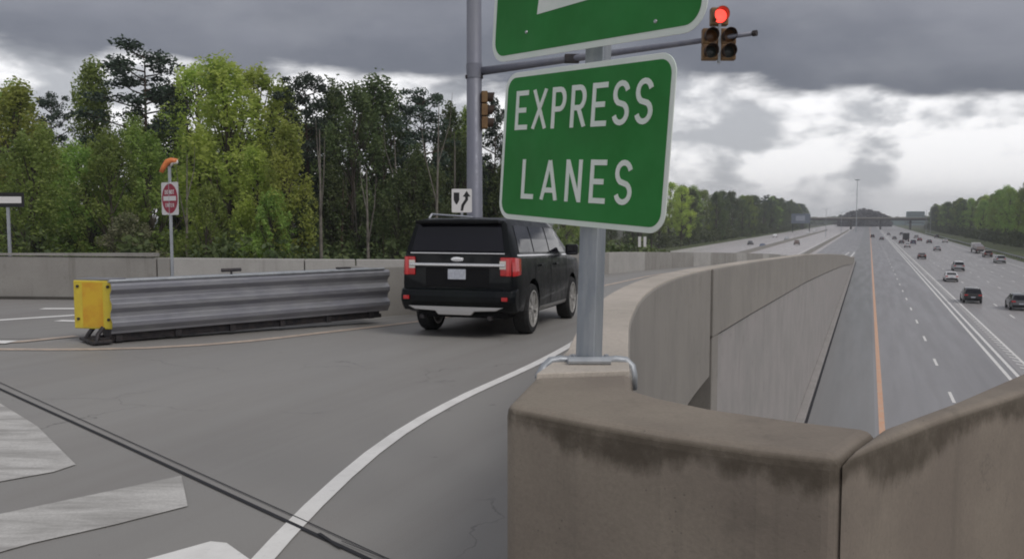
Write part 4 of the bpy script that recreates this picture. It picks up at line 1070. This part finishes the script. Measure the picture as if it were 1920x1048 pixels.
# little white marker posts on the far verge below the green sign
for x, y0_, y1_ in ((1199, 463, 451), (1209, 463, 455)):
    q = D(x, y0_, 75); o = MB().box((-.12, -.05, 0), (.12, .05, .9)).build('marker_post', M['white_sign']); 
    o.location = (q.x, q.y, q.z); tag(o, 'small white marker post behind the ramp barrier under the green sign' if x < 1205 else 'shorter white marker post behind the ramp barrier, the right one', 'marker post')

# ================================================================== HAZE
hzb = MB().box((-1500, -250, HZ - 1.3), (1900, 2300, 60)).build('haze', None); tag(hzb, kind='stuff')
hm_ = bpy.data.materials.new('haze_air'); hm_.use_nodes = True; nt = hm_.node_tree; nt.nodes.clear()
pv = N('ShaderNodeVolumePrincipled'); pv.inputs['Density'].default_value = .0004; pv.inputs['Color'].default_value = (.88, .90, .95, 1); pv.inputs['Anisotropy'].default_value = .2
ho = N('ShaderNodeOutputMaterial'); LK(pv.outputs[0], ho.inputs['Volume']); hzb.data.materials.append(hm_)

# ================================================================== TREES
def leaf_cloud(rng, centers, radii, counts, size, flat=1.0):
    P_ = []
    for c, r, n in zip(centers, radii, counts):
        u = rng.normal(size=(n, 3)); u /= np.linalg.norm(u, axis=1)[:, None] + 1e-9
        rr = r * rng.random(n)[:, None] ** .45
        q = u * rr; q[:, 2] *= flat
        P_.append(np.array(c) + q)
    P_ = np.concatenate(P_); n = len(P_)
    a = rng.normal(size=(n, 3)); a[:, 2] *= .6; a /= np.linalg.norm(a, axis=1)[:, None]
    b = rng.normal(size=(n, 3)); b -= a * (a * b).sum(1)[:, None]; b /= np.linalg.norm(b, axis=1)[:, None]
    s = size * (.6 + .8 * rng.random(n))[:, None]
    v = np.stack([P_ - a * s, P_ - b * s * .55, P_ + a * s, P_ + b * s * .55], 1).reshape(-1, 3)
    return v
def leaf_obj(v, m, root):
    n = len(v) // 4; me = bpy.data.meshes.new('crown'); me.vertices.add(len(v)); me.vertices.foreach_set('co', v.astype(np.float32).ravel())
    me.loops.add(n * 4); me.loops.foreach_set('vertex_index', np.arange(n * 4, dtype=np.int32)); me.polygons.add(n)
    me.polygons.foreach_set('loop_start', np.arange(0, n * 4, 4, dtype=np.int32)); me.update(calc_edges=True); me.validate()
    me.materials.append(m); o = bpy.data.objects.new('crown', me); C.objects.link(o); o.parent = root; return o
def make_tree(kind, seed, m, leaf=.17, dens=1., H=20.):
    rng = np.random.default_rng(seed); root = empty('tree'); tb = MB()
    lean = rng.normal(size=2) * .5
    tp = [(lean[0] * t ** 2, lean[1] * t ** 2, H * t) for t in (0, .2, .4, .6, .8, .96)]
    r0 = .30 if kind != 'pine' else .26
    tb.tube(tp, [r0, r0 * .85, r0 * .7, r0 * .5, r0 * .3, .04], 8)
    cs, rs, ns = [], [], []
    def trunk_at(t): return np.array([lean[0] * t * t, lean[1] * t * t, H * t])
    if kind == 'pine':
        for i in range(30):
            t = .50 + .48 * (i / 29); a = i * 2.4 + rng.random(); ln = (3.4 * (1 - ((t - .62) / .42) ** 2 * .75)) * (.55 + .6 * rng.random()) * (1 if t > .6 else .55)
            ln = max(.7, ln); e = trunk_at(t) + np.array([math.cos(a) * ln, math.sin(a) * ln, .3 + .25 * ln])
            tb.tube([tuple(trunk_at(t)), tuple((trunk_at(t) + e) / 2 + np.array([0, 0, -.1])), tuple(e)], [.07, .05, .02], 5, False)
            for f in (.55, .8, 1.0):
                cs.append(trunk_at(t) * (1 - f) + e * f + rng.normal(size=3) * .25); rs.append(.55 + .55 * rng.random()); ns.append(int(95 * dens))
        flat = .5
    else:
        lo = {'tall': .22, 'round': .18, 'low': .03}[kind]; wmax = {'tall': 2.6, 'round': 3.7, 'low': 3.8}[kind]
        for i in range(int(120)):
            t = lo + (1.0 - lo) * rng.random() ** .8; u = (t - lo) / (1 - lo)
            wr = wmax * (math.sin(math.pi * min(1, (u * .86 + .12))) ** .6) * (.35 + .75 * rng.random()); a = rng.random() * 6.28
            p0 = trunk_at(max(.08, t - .13 - .03 * wr)); e = trunk_at(min(.97, t)) + np.array([math.cos(a) * wr, math.sin(a) * wr, 0])
            if i % 3 == 0: tb.tube([tuple(p0), tuple((p0 * .45 + e * .55) + np.array([0, 0, -.2])), tuple(e)], [.09, .055, .02], 5, False)
            cs.append(e); rs.append(.35 + .65 * rng.random()); ns.append(int(135 * dens * rs[-1]))
        cs.append(trunk_at(.97)); rs.append(.9); ns.append(int(110 * dens))
        flat = 1.5 if kind != 'tall' else 1.8
    tr = tb.build('trunk', M['bark_pine' if kind == 'pine' else 'bark'], root)
    leaf_obj(leaf_cloud(rng, cs, rs, ns, leaf, flat), m, root)
    return root
PT = {}
def proto(key, *a, **k):
    if key not in PT: PT[key] = [make_tree(*a, **k), False]
    return PT[key]
specs = {
 'yel1': ('round', 11, M['leaf_yellow']), 'yel2': ('tall', 12, M['leaf_yellow']), 'grn1': ('round', 13, M['leaf_green']), 'grn2': ('tall', 14, M['leaf_green']), 'low1': ('low', 15, M['leaf_green']),
 'low2': ('low', 16, M['leaf_olive']), 'olv1': ('tall', 17, M['leaf_olive']), 'olv2': ('round', 18, M['leaf_olive']), 'pin1': ('pine', 19, M['leaf_pine']), 'pin2': ('pine', 20, M['leaf_pine']),
}
NAMES = {'y': 'spring_tree', 'g': 'broadleaf_tree', 'l': 'bushy_tree', 'o': 'dark_broadleaf_tree', 'p': 'pine_tree'}
def plant(key, base_, H, wide=1., rot=None, label=None, group=None):
    pr = proto(key, *specs[key], leaf=.145 if specs[key][0] != 'pine' else .13)
    if not pr[1]: o = pr[0]; pr[1] = True
    else: o = copy_tree(pr[0])
    o.name = NAMES[key[0]]
    o.location = base_; s = H / 20.; o.scale = (s * wide, s * wide, s); o.rotation_euler = (0, 0, rnd.random() * 6.28 if rot is None else rot)
    tag(o, label, 'tree', group); return o
GZ = HZ - .15
def wood(px, topy, Y, key, wide=1., label=None, group=None):
    q = D(px, topy, Y); plant(key, (q.x, q.y, GZ), (q.z - GZ) * 1.01, wide, None, label, group)
GL = 'trees of the wood behind the barrier'
back = [ # named trees of the skyline
 (-25, 165, 74, 'grn1', 1.1, 'green tree cut by the left edge of the frame'),
 (30, 170, 70, 'yel2', 1.1, 'pale green tree leftmost wholly inside the frame'),
 (90, 188, 82, 'pin2', .6, 'sparse dark pine whose thin top shows left of the rounded green crown'),
 (168, 132, 78, 'grn2', .75, 'rounded green tree top standing free left of the tallest pine'),
 (268, 106, 76, 'pin1', 1.15, 'tallest dark pine with broad layered crown above the red sign'),
 (330, 165, 80, 'olv1', .8, 'dark thin tree between the tallest pine and the bright green trees'),
 (370, 130, 74, 'yel1', .85, 'bright yellow green tree just right of the tallest pine'),
 (425, 128, 70, 'yel2', 1.15, 'brightest yellow green tree in the middle of the left wood'),
 (482, 134, 72, 'yel1', .9, 'bright yellow green tree at the right end of the bright group'),
 (530, 172, 78, 'grn2', .9, 'grey green tree between the bright group and the dark pine'),
 (577, 150, 72, 'pin2', .85, 'dark pine with a pointed top right of the bright green trees'),
 (622, 165, 76, 'olv1', .9, 'dark olive tree right of the pointed pine'),
 (655, 170, 70, 'olv2', .8, 'dark dense tree left of the broad dark crown'),
 (702, 158, 74, 'olv1', 1.15, 'tall dark tree with broad crown in the right half of the wood'),
 (735, 185, 80, 'pin1', .7, 'dark pine half hidden right of the broad dark crown'),
 (803, 180, 72, 'pin2', .8, 'dark pine with open top near the signal mast'),
 (848, 206, 74, 'olv2', .75, 'olive tree left of the signal mast'),
 (878, 214, 80, 'grn2', .7, 'thin green tree directly behind the signal mast'),
 (925, 205, 70, 'pin1', .6, 'dark pine between the mast and the green sign'),
]
for (x, ty, Y, key, wd, lab) in back: wood(x, ty, Y, key, wd, lab, GL)
rr = random.Random(3)
# second row fills: lower crowns in front and between
low_list = []
for i in range(50):
    x = -60 + i * 21 + rr.uniform(-9, 9); brt = x < 540
    key = rr.choice(['grn1', 'low1', 'grn2', 'low1', 'yel2'] if x < 280 else ['yel1', 'low1', 'yel2', 'grn1'] if brt else ['low2', 'olv1', 'olv2', 'low2'])
    ty = (rr.uniform(225, 300) if x < 540 else rr.uniform(235, 330))
    if i % 3 == 0: ty = rr.uniform(320, 385); key = 'low1' if brt else 'low2'
    if 640 < x < 760: ty = max(ty, 330); key = 'low2'
    low_list.append((x, ty, rr.uniform(58, 88), key, rr.uniform(.75, 1.1)))
LOOK = {'grn1': 'rounded mid green', 'grn2': 'slender mid green', 'low1': 'bushy green', 'low2': 'bushy dark olive', 'yel1': 'rounded yellow green', 'yel2': 'slender yellow green', 'olv1': 'slender dark olive', 'olv2': 'rounded dark olive'}
NUMS = ['first', 'second', 'third', 'fourth', 'fifth', 'sixth', 'seventh', 'eighth', 'ninth', 'tenth', 'eleventh', 'twelfth', 'thirteenth', 'fourteenth', 'fifteenth', 'sixteenth', 'seventeenth', 'eighteenth', 'nineteenth', 'twentieth']
NUMS += ['twenty-' + q for q in NUMS[:9]] + ['thirtieth'] + ['thirty-' + q for q in NUMS[:9]]
for i, x in enumerate((205, 245, 350, 395, 545, 600, 640, 668, 690, 716, 742, 768, 792, 822, 855)):
    q = D(x + rr.uniform(-4, 4), 300, rr.uniform(57, 72)); o = MB().tube([(0, 0, 0), (.15, 0, 7), (-.1, 0, 13)], [.15, .11, .03], 7).tube([(.1, 0, 8), (1.0, .3, 10.5), (1.3, .4, 12.5)], [.06, .04, .015], 5).tube([(.0, 0, 10), (-.9, -.2, 12), (-1.1, -.3, 13.6)], [.05, .03, .012], 5)
    o = o.build('bare_tree', M['trunk_pale'] if i % 3 else M['bark_pine']); o.location = (q.x, q.y, GZ); o.rotation_euler = (0, 0, rr.random() * 6); zs_ = rr.uniform(.95, 1.35); o.scale = (rr.uniform(.7, 1.1), rr.uniform(.7, 1.1), zs_); tag(o, 'thin bare %s trunk, %s such from the left before the wood' % ('pale' if i % 3 else 'dark', NUMS[i]), 'tree', 'thin bare trunks before the wood')
cnt = {}
for (x, ty, Y, key, wd) in sorted(low_list):
    k = cnt.get(key, 0); cnt[key] = k + 1
    wood(x, ty, Y, key, wd, '%s tree, %s such from left in front rows behind barrier' % (LOOK[key], NUMS[k]), 'lower trees behind the barrier')
# small pale blossom shrub by the red sign
specs['blo'] = ('low', 33, M['leaf_blossom']); NAMES['b'] = 'blossom_shrub'
wood(247, 406, 55, 'blo', 1.3, 'small pale blossoming tree left of the red sign, just above the barrier', None)
LOOK['pin1'] = 'dark layered pine'; rowc = {}
def rowlab(key, row):
    k = rowc.get((key, row), 0); rowc[(key, row)] = k + 1
    return '%s%s, %s such from the near end of the %s' % (LOOK[key], '' if key == 'pin1' else ' tree', NUMS[k], row)
# behind the express sign and along the left of the highway
for i in range(14):
    t = i / 13; q = HW(90 + 150 * t, -52 - 10 * t + rr.uniform(-4, 6)); key = rr.choice(['olv1', 'low2', 'grn2', 'olv2']); plant(key, (q.x, q.y, GZ), rr.uniform(16, 20), 1.1, None, rowlab(key, 'row behind the signs'), 'trees along the left of the highway')
for i in range(64):
    L = 240 + i * 11 + rr.uniform(-4, 4); q = HW(L, -60 - rr.uniform(0, 9)); h = rr.uniform(19, 23.5) if L < 560 else rr.uniform(20, 25)
    key = rr.choice(['grn1', 'low1', 'low1', 'yel1', 'olv2', 'low2'] if L < 420 else ['low2', 'olv2', 'low2', 'pin1', 'low1'])
    plant(key, (q.x, q.y, GZ), h, rr.uniform(1.1, 1.5), None, rowlab(key, 'left highway row'), 'trees along the left of the highway')
for i in range(60):
    L = 215 + i * 10.5 + rr.uniform(-4, 4); q = HW(L, 48 + rr.uniform(0, 10)); h = rr.uniform(18, 22.5)
    key = rr.choice(['grn1', 'low1', 'grn2', 'low1', 'yel2'] if L < 520 else ['low2', 'olv2', 'low2', 'low1'])
    plant(key, (q.x, q.y, GZ), h, rr.uniform(1.1, 1.5), None, rowlab(key, 'right highway row'), 'trees along the right of the highway')
# undergrowth at the foot of the left wood and both rows
rng = np.random.default_rng(5)
def stuff_leaves(name, cs, rs, ns, size, m, flat=1.):
    v = leaf_cloud(rng, cs, rs, ns, size, flat); root = None
    n = len(v) // 4; me = bpy.data.meshes.new(name); me.vertices.add(len(v)); me.vertices.foreach_set('co', v.astype(np.float32).ravel())
    me.loops.add(n * 4); me.loops.foreach_set('vertex_index', np.arange(n * 4, dtype=np.int32)); me.polygons.add(n)
    me.polygons.foreach_set('loop_start', np.arange(0, n * 4, 4, dtype=np.int32)); me.update(calc_edges=True)
    me.materials.append(m); o = bpy.data.objects.new(name, me); C.objects.link(o); return tag(o, kind='stuff')
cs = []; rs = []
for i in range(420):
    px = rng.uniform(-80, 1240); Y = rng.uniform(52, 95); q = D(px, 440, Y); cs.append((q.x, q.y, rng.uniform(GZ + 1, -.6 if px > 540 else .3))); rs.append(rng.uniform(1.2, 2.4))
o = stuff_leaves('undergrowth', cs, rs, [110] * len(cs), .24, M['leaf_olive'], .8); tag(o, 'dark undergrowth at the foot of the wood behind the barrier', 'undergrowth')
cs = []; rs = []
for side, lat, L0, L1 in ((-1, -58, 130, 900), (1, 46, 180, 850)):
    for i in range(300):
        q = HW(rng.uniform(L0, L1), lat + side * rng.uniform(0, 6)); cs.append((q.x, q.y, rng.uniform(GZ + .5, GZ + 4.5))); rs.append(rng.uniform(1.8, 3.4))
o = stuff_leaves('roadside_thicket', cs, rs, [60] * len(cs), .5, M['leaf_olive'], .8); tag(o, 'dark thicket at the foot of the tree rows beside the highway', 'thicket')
# far woods beyond the overpass
def far_wood(px0, px1, topf, Y, n, m, name, lab, size=1.6):
    cs = []; rs = []
    for i in range(n):
        px = rng.uniform(px0, px1); z1 = D(px, topf(px), Y).z; q = D(px, 410, Y + rng.uniform(-30, 60)); r_ = rng.uniform(3, 6)
        cs.append((q.x, q.y, rng.uniform(GZ, z1 - r_ * .7))); rs.append(r_)
    o = stuff_leaves(name, cs, rs, [42] * n, size, m, .8); tag(o, lab, 'woods')
hump = lambda px: 414 - 24 * max(0, math.sin(math.pi * min(1, max(0, (px - 1570) / 100)))) ** .8
far_wood(1575, 1668, hump, 1050, 420, M['leaf_far'], 'distant_woods', 'brownish grey wooded hump beyond the distant overpass')
far_wood(1480, 1900, lambda px: 406 + 2 * math.sin(px * .05), 1400, 700, M['leaf_olive'], 'distant_woods', 'low dark line of woods on the horizon behind the overpass', 2.2)
far_wood(1100, 2300, lambda px: 404 + 3 * math.sin(px * .03), 1800, 900, M['leaf_olive'], 'distant_woods', 'faint farthest line of woods along the horizon', 3.0)
